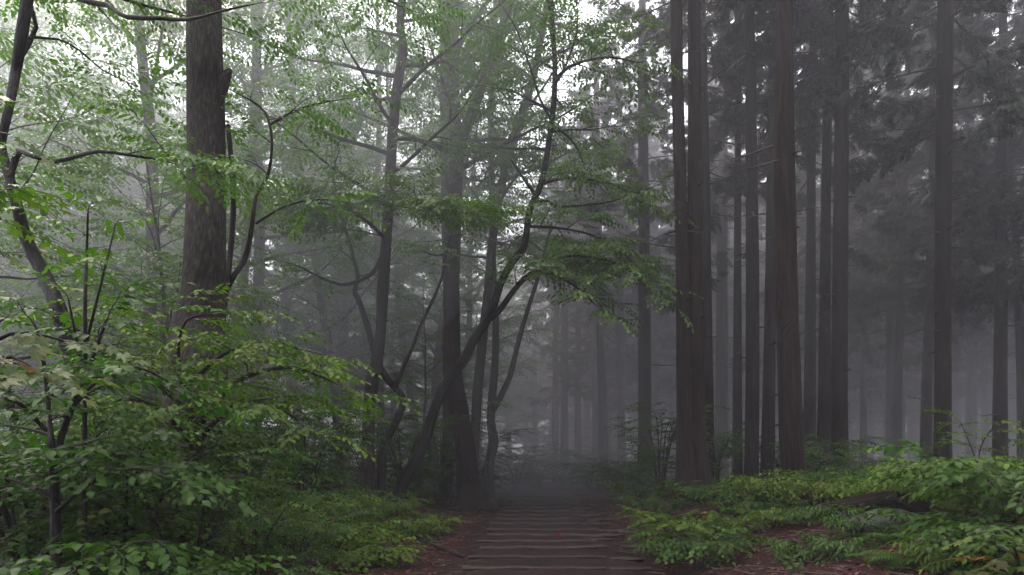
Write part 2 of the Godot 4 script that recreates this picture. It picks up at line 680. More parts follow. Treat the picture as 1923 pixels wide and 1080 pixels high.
func ground() -> void:
	var xs := []
	var x := 0.0
	var stepx := 0.16
	while x < 150.0:
		xs.append(x)
		if x > 9.0:
			stepx *= 1.12
		x += stepx
	var all := []
	for i in range(xs.size() - 1, 0, -1):
		all.append(-xs[i])
	all += xs
	var zs := []
	var d := 2.5
	var s := 0.16
	var back := 2.5
	while back > -60.0:
		back -= maxf(0.4, (2.5 - back) * 0.3)
		zs.push_front(back)
	while d < 190.0:
		zs.append(d)
		if d > 26.0:
			s *= 1.1
		d += s
	var b := Builder.new()
	for q in zs:
		for p in all:
			var y := ground_y(p, -q)
			var dx: float = p - path_x(clampf(q, 0.0, 40.0))
			var mix := smoothstep(1.0, 1.9, absf(dx) + 0.5 * nz.get_noise_2d(p * 60.0, q * 60.0))
			var patch := 0.5 + 0.5 * nz.get_noise_2d(p * 45.0 + 300.0, q * 45.0)
			var soil := Color(0.028, 0.015, 0.015).lerp(Color(0.055, 0.017, 0.014), mix)
			soil = soil.lerp(Color(0.016, 0.012, 0.010), patch * 0.7)
			b.vert(Vector3(p, y, -q), Vector2(p, q), soil)
	var w := all.size()
	for i in zs.size() - 1:
		for j in w - 1:
			var k := i * w + j
			b.tri(k, k + w, k + 1)
			b.tri(k + 1, k + w, k + w + 1)
	put("ground", b.done(), M.soil).set_meta("kind", "structure")

func path() -> void:
	var b := Builder.new()
	var ds := []
	var d := 3.0
	while d < 27.0:
		ds.append(d)
		d += 0.12
	for q in ds:
		for j in 25:
			var f := (j - 12.0) / 12.0
			var w := 1.45 + 0.25 * nz.get_noise_2d(q * 40.0, 10.0 if f > 0.0 else 90.0)
			var x := path_x(q) + f * w
			var y := ground_y(x, -q) + 0.03 - 0.06 * pow(absf(f), 4.0) + 0.014 * nz.get_noise_2d(x * 300.0, q * 300.0)
			var p := 0.5 + 0.5 * nz.get_noise_2d(x * 70.0 + 900.0, q * 70.0)
			b.vert(Vector3(x, y, -q), Vector2(x, q), Color(0.029, 0.013, 0.012).lerp(Color(0.013, 0.0065, 0.006), p))
	for i in ds.size() - 1:
		for j in 24:
			var k := i * 25 + j
			b.tri(k, k + 25, k + 1)
			b.tri(k + 1, k + 25, k + 26)
	var o := put("path", b.done(), M.mud)
	o.set_meta("kind", "structure")
	rng.seed = 41
	var rows := [7.2, 7.95, 8.75, 9.7, 10.6, 11.4, 12.3, 13.2, 14.2, 15.2, 16.2, 17.3, 18.4, 19.5, 20.7, 21.9, 23.1]
	for q in rows:
		var c := path_x(q)
		var ends := [c - 1.15 + rnd(-0.1, 0.08), c + 0.72 + rnd(-0.15, 0.2)]
		timber(o, ends[0], ends[1], q, 0.085)
		if rng.randf() < 0.75:
			var a: float = ends[1] + rnd(0.03, 0.1)
			timber(o, a, a + rnd(0.35, 0.75), q + rnd(-0.12, 0.12), 0.075)
	for i in 26:
		var q := rnd(10.5, 20.0)
		var a := path_x(q) + rnd(0.6, 1.5)
		timber(o, a, a + rnd(0.2, 0.5), q, rnd(0.05, 0.075))

func timber(parent: Node3D, x0: float, x1: float, d: float, r: float) -> void:
	var p := []
	var rad := []
	var n := maxi(3, int((x1 - x0) / 0.22))
	var yaw := rnd(-0.05, 0.05)
	for i in n + 1:
		var f := float(i) / n
		var x := lerpf(x0, x1, f)
		var q := d + yaw * (f - 0.5) * 2.0 + rnd(-0.012, 0.012)
		p.append(Vector3(x, 0.5 * (ground_y(x, -q) + ground_y((x0 + x1) * 0.5, -d)) + 0.012 + rnd(-0.008, 0.008), -q))
		rad.append(r * (0.72 if i == 0 or i == n else rnd(0.92, 1.06)))
	var b := Builder.new()
	tube(b, p, rad, 14, 0.16)
	var mid := 0.5 * (ground_y(x0, -d) + ground_y(x1, -d))
	for i in b.v.size():           # a squared sleeper rather than a round pole
		var q := b.v[i]
		b.v[i] = Vector3(q.x, mid + 0.018 + clampf((q.y - mid) * 0.8, -0.1, 0.036 + 0.012 * nz.get_noise_2d(q.x * 200.0, q.z * 300.0)) + 0.005 * nz.get_noise_2d(q.x * 60.0, d * 90.0), q.z)
	put("timber", b.done(), M.timber, parent)

# broadleaved trees that the photograph shows one by one
func broadleaves() -> void:
	var BM := spray_set("bough")
	var t: Node3D
	var c: Crown
	var L: Array
	# the big trunk on the left
	t = thing("broadleaf_tree", "thick tall straight trunk on the left with a knob high on its right side", "tree", on_ground(-4.5, 9.0))
	L = rooted(stem([[360, 1045, 150], [366, 900, 124], [370, 700, 106], [372, 620, 94], [382, 540, 76], [385, 440, 72], [387, 330, 68], [386, 200, 66], [384, 100, 63], [383, 0, 61], [381, -300, 54], [374, -600, 40], [380, -850, 22]], 9.0, 9.2, 0.12))
	trunk_part(t, L, M.bark_big, 36, 0.07, 0.16)
	var kb := Builder.new()
	tube(kb, [P(402, 222, 9.12), P(410, 190, 9.11), P(415, 165, 9.1), P(421, 148, 9.1), P(428, 137, 9.09), P(433, 131, 9.09)], [0.03, 0.07, 0.095, 0.085, 0.055, 0.03], 20, 0.14)
	put("knob", kb.done(), M.bark_big, t)
	c = Crown.new()
	crown_on(t, c, L, 9.0, 14.5, 18, 4.6, 1.8, "tree", 0.13, M.bark_dark, 1.0, 1.3, Vector3(0.2, 0, -0.5))
	finish(t, c, BM, M.leaf, M.bark_dark)

	# the dark crooked tree at the left edge
	t = thing("broadleaf_tree", "dark crooked forked tree leaning at the left edge", "tree", on_ground(-5.3, 8.2))
	L = rooted(stem([[190, 1060, 48], [160, 760, 38], [128, 640, 32], [106, 570, 27], [82, 515, 24], [50, 450, 21], [30, 380, 18], [14, 320, 16], [3, 275, 14], [8, 240, 14], [19, 190, 15], [30, 130, 17], [38, 80, 20], [50, 0, 21], [62, -120, 18], [60, -300, 14], [80, -500, 8]], 8.2, 8.0, 0.12))
	trunk_part(t, L, M.bark_dark, 18, 0.08, 0.1)
	c = Crown.new()
	var f := stem([[40, 104, 10], [56, 78, 9], [68, 50, 8], [60, 20, 7], [57, -20, 6], [70, -140, 5]], 8.1, 8.2)
	trunk_part(t, f, M.bark_dark, 8, 0.05, 0.0, "limb")
	dress(c, f, 0.7, "tree", 0.2, 1.0, 0.5)
	f = stem([[20, 332, 11], [28, 300, 12], [36, 283, 11], [60, 293, 9], [100, 304, 8], [150, 292, 7], [185, 284, 7], [235, 290, 6], [300, 299, 5], [360, 300, 4], [430, 320, 3]], 8.0, 7.5)
	trunk_part(t, f, M.bark_dark, 8, 0.08, 0.0, "limb")
	dress(c, f, 0.5, "tree", 0.075, 1.15, 0.17, 0.8)
	f = stem([[60, -60, 12], [150, -2, 10], [200, 9, 9], [238, 32, 8], [300, 34, 7], [350, 37, 6], [420, 20, 4], [465, 10, 3]], 8.0, 7.4)
	trunk_part(t, f, M.bark_dark, 8, 0.08, 0.0, "limb")
	dress(c, f, 0.75, "tree", 0.3, 0.4, 0.9, 0.7)
	f = stem([[30, 75, 6], [70, 70, 5], [110, 74, 4], [150, 95, 4], [190, 130, 3], [230, 150, 2]], 8.0, 8.6)
	trunk_part(t, f, M.bark_dark, 6, 0.0, 0.0, "limb")
	dress(c, f, 0.4, "tree", 0.2, 0.6, 0.4, 0.8)
	crown_on(t, c, L, 7.2, 11.5, 14, 3.2, 1.5, "tree", 0.13, M.bark_dark, 0.8, 1.1, Vector3(-0.3, 0.2, -0.9))
	finish(t, c, BM, M.leaf, M.bark_dark)

	# two slender stems beside the big trunk
	t = thing("broadleaf_tree", "slender forked young tree close to the right side of the thick knobbed trunk", "tree", on_ground(-4.3, 9.6))
	L = rooted(stem([[398, 980, 22], [404, 800, 19], [408, 700, 16], [416, 610, 14], [424, 545, 12], [432, 480, 10], [438, 400, 10], [437, 330, 10], [432, 280, 9], [428, 236, 9]], 9.6))
	trunk_part(t, L, M.bark_brown, 10, 0.06)
	f = stem([[422, 552, 10], [440, 516, 10], [458, 490, 10], [469, 450, 9], [476, 400, 8], [482, 365, 7], [503, 330, 6], [511, 270, 5], [504, 225, 5], [488, 200, 4], [455, 180, 3]], 9.6, 9.9)
	trunk_part(t, f, M.bark_brown, 8, 0.05, 0.0, "limb")
	c = Crown.new()
	dress(c, f, 0.5, "tree", 0.17, 0.9, 0.35)
	f = stem([[506, 235, 5], [560, 205, 4], [620, 190, 3]], 9.9, 10.2)
	trunk_part(t, f, M.bark_brown, 6, 0.0, 0.0, "limb")
	dress(c, f, 0.2, "tree", 0.17, 0.9, 0.3)
	f = stem([[480, 420, 5], [540, 385, 4], [600, 375, 3]], 9.7, 9.9)
	trunk_part(t, f, M.bark_brown, 6, 0.0, 0.0, "limb")
	dress(c, f, 0.3, "tree", 0.16, 0.8, 0.3)
	finish(t, c, BM, M.leaf, M.twig)

	hazy_tree("upright brown trunk in the haze between the crooked tree and the thick knobbed trunk", [[[282, 950, 30], [281, 620, 25], [286, 520, 23], [286, 430, 22], [286, 330, 21], [281, 230, 19], [272, 160, 19], [264, 80, 18], [260, 0, 17], [262, -250, 12], [258, -420, 6]]], 16.5, 4.0, 26, M.bark_brown)
	hazy_tree("left one of two thin hazy trunks to the right of the thick knobbed trunk", [[[445, 930, 20], [447, 640, 17], [453, 560, 17], [461, 480, 17], [471, 350, 16], [477, 200, 15], [487, 0, 15], [492, -250, 10], [488, -450, 5]]], 19.5, 3.4, 22, M.bark_brown)
	hazy_tree("right one of two thin hazy trunks to the right of the thick knobbed trunk", [[[478, 935, 22], [480, 650, 20], [486, 520, 20], [487, 400, 19], [484, 300, 18], [483, 150, 16], [478, 0, 15], [470, -250, 9], [474, -450, 5]]], 20.5, 3.4, 22, M.bark_brown)
	hazy_tree("hazy slanting trunk behind the shrubs, left of the two joined stems", [[[640, 880, 18], [630, 760, 16], [622, 680, 16], [612, 620, 16], [603, 560, 15], [594, 500, 14], [580, 420, 13], [560, 300, 12], [548, 150, 10], [540, 0, 9], [530, -150, 5]]], 23.0, 4.2, 22, M.bark_brown)

	# the reddish trunk and the bent stem fused to it
	t = thing("broadleaf_tree", "mottled brown trunk left of the path with a forward kink and low side limbs", "tree", on_ground(-3.5, 15.3))
	L = rooted(stem([[690, 965, 40], [690, 900, 28], [691, 840, 25], [694, 760, 23], [699, 715, 26], [707, 680, 24], [715, 620, 19], [719, 540, 22], [724, 470, 20], [730, 380, 20], [737, 260, 19], [745, 170, 19], [757, 90, 17], [751, 40, 14], [757, -40, 14], [765, -200, 10], [760, -330, 5]], 15.3, 15.3, 0.15))
	trunk_part(t, L, M.bark_brown, 20, 0.07, 0.12)
	c = Crown.new()
	f = stem([[722, 470, 9], [706, 505, 8], [690, 520, 8], [668, 530, 7], [640, 535, 6], [600, 520, 4], [560, 500, 3]], 15.2, 14.4)
	trunk_part(t, f, M.bark_dark, 8, 0.05, 0.0, "limb")
	dress(c, f, 0.6, "tree", 0.18, 1.0, 0.35)
	f = stem([[724, 450, 8], [700, 425, 7], [665, 400, 6], [620, 385, 4], [575, 378, 3]], 15.2, 13.6)
	trunk_part(t, f, M.bark_dark, 8, 0.05, 0.0, "limb")
	dress(c, f, 0.1, "tree", 0.065, 1.9, 0.18, 1.1)
	f = stem([[730, 400, 7], [760, 380, 6], [800, 378, 5], [840, 385, 4], [868, 400, 3]], 15.2, 13.6)
	trunk_part(t, f, M.bark_dark, 8, 0.05, 0.0, "limb")
	dress(c, f, 0.08, "tree", 0.065, 1.8, 0.18, 1.1)
	crown_on(t, c, L, 7.4, 15.5, 22, 3.8, 1.6, "tree", 0.15, M.bark_dark)
	finish(t, c, BM, M.leaf, M.bark_dark)

	t = thing("broadleaf_tree", "thin stem bending in an S behind the mottled brown trunk left of the path", "tree", on_ground(-3.4, 16.0))
	L = rooted(stem([[716, 925, 20], [719, 850, 18], [729, 820, 17], [745, 789, 15], [756, 758, 14], [749, 735, 14], [726, 711, 13], [706, 672, 13], [692, 620, 12], [676, 570, 11], [666, 545, 9], [672, 520, 8], [660, 470, 7], [640, 400, 6], [625, 330, 5]], 16.0, 16.0, 0.15))
	trunk_part(t, L, M.bark_dark, 12, 0.06)
	c = Crown.new()
	f = stem([[743, 729, 8], [757, 690, 8], [775, 650, 7], [795, 600, 6], [812, 565, 6], [823, 540, 5], [834, 505, 5], [842, 460, 4], [852, 420, 3]], 16.0, 16.8)
	trunk_part(t, f, M.bark_dark, 8, 0.05, 0.0, "limb")
	dress(c, f, 0.6, "tree", 0.2, 0.8, 0.4)
	dress(c, L, 0.55, "tree", 0.2, 1.0, 0.4)
	finish(t, c, BM, M.leaf, M.bark_dark)

	# the long diagonal stem that crosses the flared trunk
	t = thing("broadleaf_tree", "long stem slanting right from beside the path, crossing in front of the flared trunk", "tree", on_ground(-2.9, 16.6))
	L = rooted(stem([[743, 952, 34], [744, 933, 28], [768, 890, 24], [783, 860, 22], [796, 836, 21], [807, 797, 20], [819, 762, 19], [834, 727, 19], [853, 700, 19], [873, 674, 18], [891, 637, 17], [912, 606, 17], [928, 570, 15], [943, 526, 14], [964, 490, 14], [985, 460, 13], [995, 395, 12], [1018, 340, 12], [1030, 270, 11], [1040, 190, 11], [1042, 120, 10], [1037, 40, 9], [1034, -60, 8], [1045, -180, 5]], 16.6, 15.6, 0.15))
	trunk_part(t, L, M.bark_dark, 16, 0.06, 0.08)
	c = Crown.new()
	f = stem([[915, 602, 13], [936, 585, 12], [963, 548, 11], [985, 523, 10], [1005, 508, 8], [1030, 492, 7], [1065, 481, 6], [1105, 482, 5], [1150, 492, 4], [1190, 515, 3], [1220, 540, 2]], 16.2, 14.8)
	trunk_part(t, f, M.bark_dark, 10, 0.05, 0.0, "limb")
	dress(c, f, 0.18, "tree", 0.065, 1.4, 0.2, 1.0)
	for q in [[[1018, 345, 6], [1060, 335, 5], [1110, 338, 4], [1160, 350, 3], [1205, 380, 2]], [[992, 425, 6], [1045, 428, 5], [1100, 438, 4], [1155, 462, 3], [1205, 510, 2]], [[1008, 505, 6], [1050, 520, 5], [1090, 545, 4], [1120, 575, 2]]]:
		f = stem(q, 15.9, 14.9)
		trunk_part(t, f, M.bark_dark, 7, 0.0, 0.0, "limb")
		dress(c, f, 0.12, "tree", 0.075, 1.3, 0.22, 1.0)
	f = stem([[1006, 366, 7], [990, 345, 6], [972, 318, 5], [960, 300, 3]], 15.9, 15.6)
	trunk_part(t, f, M.bark_dark, 7, 0.0, 0.0, "limb")
	f = stem([[996, 380, 6], [1030, 378, 5], [1043, 388, 5], [1090, 386, 4], [1150, 378, 3], [1225, 352, 2]], 15.9, 15.2)
	trunk_part(t, f, M.bark_dark, 7, 0.0, 0.0, "limb")
	dress(c, f, 0.05, "tree", 0.3, 0.5, 0.7)
	f = stem([[1042, 150, 7], [1070, 125, 6], [1110, 112, 5], [1150, 108, 4], [1190, 116, 3]], 15.8, 14.6)
	trunk_part(t, f, M.bark_dark, 7, 0.0, 0.0, "limb")
	dress(c, f, 0.1, "tree", 0.09, 1.5, 0.22, 1.05)
	f = stem([[1038, 210, 6], [1000, 190, 5], [960, 170, 4], [925, 165, 3]], 15.8, 15.0)
	trunk_part(t, f, M.bark_dark, 7, 0.0, 0.0, "limb")
	dress(c, f, 0.1, "tree", 0.10, 1.3, 0.26)
	f = stem([[1034, 240, 6], [1060, 250, 5], [1085, 280, 4], [1100, 320, 3]], 15.8, 15.0)
	trunk_part(t, f, M.bark_dark, 7, 0.0, 0.0, "limb")
	dress(c, f, 0.1, "tree", 0.16, 1.0, 0.3)
	crown_on(t, c, L, 9.0, 14.0, 14, 3.0, 1.4, "tree", 0.15, M.bark_dark)
	finish(t, c, BM, M.leaf, M.bark_dark)

	# the flared trunk beside the path
	t = thing("broadleaf_tree", "large flared trunk at the left edge of the path, forking high up", "tree", on_ground(-1.15, 18.4))
	L = rooted(stem([[884, 953, 84], [882, 935, 58], [879, 900, 44], [876, 860, 38], [870, 820, 37], [862, 770, 37], [851, 715, 38], [848, 660, 34], [848, 600, 31], [848, 540, 30], [850, 480, 28], [853, 400, 28], [855, 330, 28], [858, 290, 27], [853, 220, 25], [849, 130, 26], [847, 60, 29], [849, 0, 31], [846, -120, 26], [850, -280, 18], [842, -430, 8]], 18.4, 18.4, 0.15))
	trunk_part(t, L, M.bark_brown, 32, 0.06, 0.2)
	f = stem([[858, 300, 24], [868, 255, 22], [885, 215, 20], [900, 175, 19], [912, 140, 18], [930, 95, 16], [944, 45, 15], [960, 0, 13], [975, -60, 11], [985, -180, 7]], 18.4, 18.9)
	trunk_part(t, f, M.bark_brown, 14, 0.06, 0.0, "limb")
	c = Crown.new()
	dress(c, f, 0.65, "tree", 0.2, 1.2, 0.45)
	f = stem([[935, 90, 7], [955, 60, 6], [975, 45, 4], [1000, 20, 3]], 18.7, 18.9)
	trunk_part(t, f, M.bark_brown, 7, 0.0, 0.0, "limb")
	dress(c, f, 0.4, "tree", 0.25, 0.8, 0.5)
	f = stem([[849, 440, 6], [840, 470, 5], [820, 480, 4], [790, 470, 3]], 18.2, 17.2)
	trunk_part(t, f, M.bark_brown, 7, 0.0, 0.0, "limb")
	dress(c, f, 0.1, "tree", 0.16, 1.2, 0.3)
	for q in [[[800, 958], [-0.9, 0.1]], [[925, 966], [0.5, 0.8]], [[850, 968], [-0.6, 0.7]]]:
		var a := P(880, 940, 18.3)
		var e: Vector3 = a + Vector3(q[1][0], 0, q[1][1]) * 1.5
		var mid := (a + e) * 0.5 + Vector3(0.1, 0, 0.1)
		var rt := []
		for pp in [a, mid, e, e + (e - mid) * 0.7]:
			rt.append(Vector3(pp.x, ground_y(pp.x, pp.z) + 0.02, pp.z))
		rt[0].y += 0.12
		rt[3].y -= 0.08
		var rl := smooth_line(rt, [0.13, 0.09, 0.05, 0.02], 0.2)
		trunk_part(t, rl, M.bark_brown, 10, 0.1, 0.0, "root")
	crown_on(t, c, L, 9.4, 20.0, 26, 4.6, 2.0, "tree", 0.16, M.bark_brown)
	finish(t, c, BM, M.leaf, M.bark_brown)

	hazy_tree("grey trunk leaning right close behind the flared trunk by the path", [[[888, 885, 22], [893, 800, 18], [896, 740, 19], [904, 660, 18], [916, 545, 16], [926, 440, 16], [943, 340, 17], [962, 270, 19], [985, 200, 17], [1005, 130, 14], [1025, 20, 11], [1050, -120, 6]]], 21.5, 8.5, 14, M.bark_brown)
	hazy_tree("knobbly hazy trunk splitting into a V, right of the flared trunk", [[[918, 915, 22], [919, 870, 18], [927, 830, 20], [922, 790, 16], [924, 750, 16], [929, 690, 14], [931, 618, 13], [926, 500, 12], [924, 380, 12], [922, 200, 11], [930, 0, 8], [925, -120, 5]], [[924, 772, 13], [936, 753, 13], [946, 733, 12], [957, 708, 11], [970, 657, 10], [981, 615, 9], [998, 560, 8], [1020, 490, 7], [1035, 420, 4]]], 22.5, 8.0, 14, M.bark_brown)
	hazy_tree("dark straight trunk half hidden behind the flared trunk", [[[840, 925, 22], [841, 770, 20], [842, 600, 19], [838, 450, 17], [834, 250, 15], [832, 0, 12], [836, -200, 6]]], 20.5, 8.5, 14, M.bark_dark)
	hazy_tree("faint straight trunk just right of the mottled brown trunk", [[[713, 905, 16], [714, 775, 14], [712, 600, 13], [708, 400, 12], [712, 200, 10], [708, 0, 6]]], 26.0, 8.0, 14, M.bark_brown)
	hazy_tree("pale slanting trunk in the haze behind the S-bent stem", [[[790, 870, 15], [776, 770, 14], [763, 690, 14], [754, 620, 13], [746, 540, 12], [742, 400, 11], [730, 200, 8], [725, 60, 5]]], 29.0, 8.0, 14, M.bark_brown)

func hazy_tree(label: String, stems: Array, d: float, h0: float, n: int, bark: Material) -> void:
	var first: Array = stems[0][0]
	var foot := P(first[0], first[1], d)
	var t := thing("broadleaf_tree", label, "tree", on_ground(foot.x, d))
	var c := Crown.new()
	for i in stems.size():
		var L := stem(stems[i], d, d, 0.3)
		if i == 0:
			L = rooted(L)
		trunk_part(t, L, bark, 14, 0.06, 0.1 if i == 0 else 0.0, "trunk" if i == 0 else "limb")
		var top: Vector3 = L[0][-1]
		crown_on(t, c, L, h0, top.y, n if i == 0 else 5, 3.8, 1.5, "tree", 0.09, bark, 1.15)
	finish(t, c, spray_set("bough"), M.leaf, bark)

# a cedar: bare trunk, then drooping branches up to the tip
func cedar_crown(root: Node3D, L: Array, h0: float, n: int, reach: float, dead: int) -> void:
	var p: Array = L[0]
	var r: Array = L[1]
	var c := Crown.new()
	var top: float = (p[-1] as Vector3).y
	var az := rnd(0, TAU)
	for k in n + dead:
		var bare := k >= n
		var t := (k + rnd(0, 1)) / n
		var h := lerpf(h0, top, t) if not bare else lerpf(h0 * 0.45, h0 + 1.0, rng.randf())
		var i := 0
		while i < p.size() - 2 and (p[i + 1] as Vector3).y < h:
			i += 1
		az += 2.4 + rnd(-0.4, 0.4)
		var len1 := reach * (1.0 - 0.72 * clampf(t, 0.0, 1.0)) * rnd(0.7, 1.2) if not bare else rnd(0.6, 1.9)
		var q: Vector3 = p[i]
		var d := Vector3(cos(az), rnd(-0.25, 0.25), sin(az)).normalized()
		var line := []
		var rad := []
		var steps := 5
		for s in steps + 1:
			line.append(q)
			rad.append(maxf(0.004, (0.010 + 0.009 * len1) * (1.0 - 0.85 * s / steps)))
			d = (d + Vector3(rnd(-0.12, 0.12), -0.10 + 0.07 * s + rnd(-0.08, 0.08), rnd(-0.12, 0.12))).normalized()
			q += d * len1 / steps
		tube(c.twigs, line, rad, 4)
		if bare:
			for s in 3:
				var a: Vector3 = line[2 + s]
				tube(c.twigs, [a, a + Vector3(rnd(-0.3, 0.3), rnd(-0.2, 0.1), rnd(-0.3, 0.3))], [0.005, 0.003], 3)
			continue
		var s2 := 0.25 * len1
		var side := 1.0
		while s2 < len1:
			var f := s2 / len1 * steps
			var ii := mini(int(f), steps - 1)
			var pos: Vector3 = (line[ii] as Vector3).lerp(line[ii + 1], f - ii)
			var fw: Vector3 = ((line[ii + 1] as Vector3) - (line[ii] as Vector3)).normalized()
			var sd := fw.cross(Vector3.UP).normalized() * side
			var dr := (fw * rnd(0.2, 1.0) + sd * rnd(0.2, 1.0) + Vector3(0, rnd(-0.9, 0.3), 0)).normalized()
			c.at.append(Transform3D(facing(dr, 1.1).scaled(Vector3.ONE * rnd(0.45, 1.15)), pos + Vector3(rnd(-0.12, 0.12), rnd(-0.18, 0.08), rnd(-0.12, 0.12))))
			c.tint.append(tint_of("needle"))
			side = -side
			s2 += rnd(0.035, 0.09)
		c.at.append(Transform3D(facing(d).scaled(Vector3.ONE * 1.1), q))
		c.tint.append(tint_of("needle"))
	finish(root, c, spray_set("needle"), M.needle, M.twig)

func cedar(label: String, rows: Array, d: float, height: float, h0: float, bark: Material, sides := 20, reach := 2.4, n := 40, dead := 6) -> Node3D:
	var first: Array = rows[0]
	var foot := P(first[0], first[1], d)
	var t := thing("cedar_tree", label, "tree", on_ground(foot.x, d))
	var L := stem(rows, d, d, 0.4)
	var e: Vector3 = L[0][-1]
	var re: float = L[1][-1]
	var g := ground_y(foot.x, foot.z)
	var lean: Vector3 = (e - (L[0][0] as Vector3)) / maxf(1.0, e.y - (L[0][0] as Vector3).y)
	while e.y < g + height:
		var left := clampf((g + height - e.y) / maxf(1.0, g + height - (L[0][-1] as Vector3).y + 0.01), 0.0, 1.0)
		e += Vector3(lean.x * 0.4 + rnd(-0.02, 0.02), 1.0, rnd(-0.02, 0.02)) * 1.0
		var k := clampf((g + height - e.y) / maxf(1.0, height - (P(0, (rows[-1] as Array)[1], d).y - g)), 0.05, 1.0)
		L[0].append(e)
		L[1].append(re * k)
	L = rooted(L)
	trunk_part(t, L, bark, sides, 0.05, 0.16)
	if d < 18.0:
		for k in 9:
			var i := int(rnd(0.06, 0.5) * L[0].size())
			var az := rnd(0, TAU)
			var o := Vector3(cos(az), rnd(-0.2, 0.3), sin(az))
			var q: Vector3 = L[0][i]
			var r: float = L[1][i]
			var sb := Builder.new()
			var far := rnd(0.06, 0.3)
			tube(sb, [q + o * r * 0.8, q + o * (r + far * 0.5) + Vector3(0, -0.01, 0), q + o * (r + far) + Vector3(0, -0.03, 0)], [0.022, 0.014, 0.008], 6, 0.1)
			put("branch_stub", sb.done(), bark, t)
	cedar_crown(t, L, g + h0, int(n * 1.25), reach, dead)
	return t

func cedars() -> void:
	var R: Material = M.bark_cedar_red
	var B: Material = M.bark_cedar
	var t := cedar("left half of the big twin-trunked cedar nearest the right edge of the path", [[1287, 920, 40], [1286, 850, 31], [1284, 700, 27], [1281, 500, 24], [1276, 300, 23], [1271, 100, 22], [1270, 0, 22]], 14.2, 22.0, 12.5, R, 28)
	cedar("right half of the big twin-trunked cedar nearest the right edge of the path", [[1313, 918, 50], [1310, 850, 38], [1306, 700, 31], [1305, 500, 30], [1305, 300, 26], [1304, 100, 24], [1303, 0, 23]], 14.35, 23.0, 12.8, R, 28)
	cedar("dark narrow cedar trunk tucked close behind the right of the twin-trunked cedar", [[1332, 900, 22], [1330, 700, 18], [1326, 400, 16], [1321, 100, 14], [1318, 0, 13]], 18.5, 22.0, 11.5, B, 16)
	cedar("dark straight slim cedar midway between the twin-trunked and the leaning reddish cedar", [[1411, 918, 30], [1412, 850, 26], [1413, 700, 25], [1413, 500, 24], [1411, 300, 21], [1409, 100, 18], [1408, 0, 17]], 16.6, 22.0, 12.0, B, 22)
	cedar("reddish brown cedar leaning slightly left with mottled bark, closest on the right", [[1491, 935, 52], [1490, 900, 46], [1487, 820, 44], [1482, 700, 41], [1476, 500, 39], [1473, 300, 37], [1473, 100, 31], [1474, 0, 30]], 12.6, 22.0, 11.5, R, 32)
	cedar("straight near-black cedar to the right of the leaning reddish cedar", [[1579, 912, 42], [1577, 880, 33], [1576, 750, 29], [1578, 500, 27], [1580, 300, 25], [1582, 100, 23], [1582, 0, 22]], 16.8, 22.0, 11.5, B, 24)
	cedar("broad straight cedar at far right rising behind the leafy bank", [[1770, 875, 34], [1771, 800, 29], [1771, 500, 27], [1773, 300, 26], [1775, 100, 27], [1776, 0, 26]], 15.6, 22.0, 8.5, B, 22, 3.0, 46, 10)
	cedar("hazy grey cedar closest to the right of the path's far end", [[1211, 893, 30], [1211, 800, 25], [1210, 600, 24], [1209, 400, 21], [1207, 200, 18], [1206, 0, 14]], 22.5, 21.0, 7.0, B, 18, 2.9, 52)
	cedar("thin hazy cedar left of the pair at the path's far right", [[1134, 880, 20], [1132, 780, 17], [1127, 620, 15], [1124, 450, 14], [1120, 250, 12], [1120, 60, 9]], 28.0, 19.0, 9.5, B, 14, 2.6, 44)
	cedar("thin hazy cedar between the two thicker ones right of the path", [[1167, 875, 17], [1166, 780, 15], [1165, 600, 14], [1163, 400, 12], [1163, 150, 9]], 31.0, 20.0, 9.0, B, 14, 2.6, 44)
	cedar("faint cedar straight above the far end of the path", [[1060, 872, 16], [1060, 700, 14], [1060, 500, 13], [1059, 250, 10]], 35.0, 20.0, 11.0, B, 12, 2.4, 40)
	cedar("faint thin cedar just left of the one above the path's end", [[1043, 872, 12], [1043, 700, 11], [1044, 500, 10], [1044, 250, 8]], 37.0, 20.0, 11.0, B, 12, 2.4, 40)
	cedar("pale hazy cedar just left of the dark slim cedar", [[1385, 890, 20], [1385, 750, 17], [1385, 500, 14], [1386, 250, 12], [1386, 0, 11]], 20.3, 21.0, 9.0, B, 14)
	cedar("hazy cedar between the dark slim one and the leaning reddish one", [[1441, 905, 27], [1444, 750, 23], [1447, 500, 19], [1449, 250, 15], [1452, 0, 13]], 18.4, 21.0, 10.5, B, 16)
	cedar("palest hazy cedar to the right of the twin-trunked cedar", [[1355, 880, 26], [1355, 750, 23], [1356, 500, 20], [1358, 250, 16], [1360, 0, 12]], 26.0, 20.0, 10.0, B, 14)
	cedar("hazy cedar just right of the leaning reddish cedar", [[1520, 895, 26], [1521, 750, 22], [1523, 400, 16], [1527, 0, 11]], 20.2, 21.0, 9.5, B, 14)
	cedar("hazy cedar touching the left side of the near-black cedar", [[1546, 900, 27], [1548, 750, 23], [1551, 400, 17], [1557, 0, 15]], 18.7, 21.0, 10.5, B, 16)
	cedar("faint slanting cedar midway between the near-black cedar and the far right broad one", [[1683, 885, 20], [1687, 700, 15], [1694, 500, 12], [1700, 300, 10], [1705, 100, 8]], 23.0, 20.0, 6.0, B, 14, 2.8, 50)
	cedar("hazy cedar close to the left side of the far right broad one", [[1739, 885, 22], [1741, 700, 17], [1748, 500, 14], [1752, 250, 11]], 20.6, 20.0, 6.0, B, 14, 2.8, 50)
	cedar("hazy cedar close to the right edge behind the yellow-green sapling", [[1878, 880, 26], [1879, 700, 22], [1880, 500, 20], [1882, 250, 16], [1884, 0, 12]], 20.0, 21.0, 5.5, B, 14, 3.0, 56)
	cedar("hazy slightly leaning cedar at the right border", [[1921, 880, 20], [1918, 700, 15], [1908, 450, 13], [1895, 280, 11], [1885, 100, 8]], 21.4, 20.0, 6.0, B, 14, 2.8, 50)
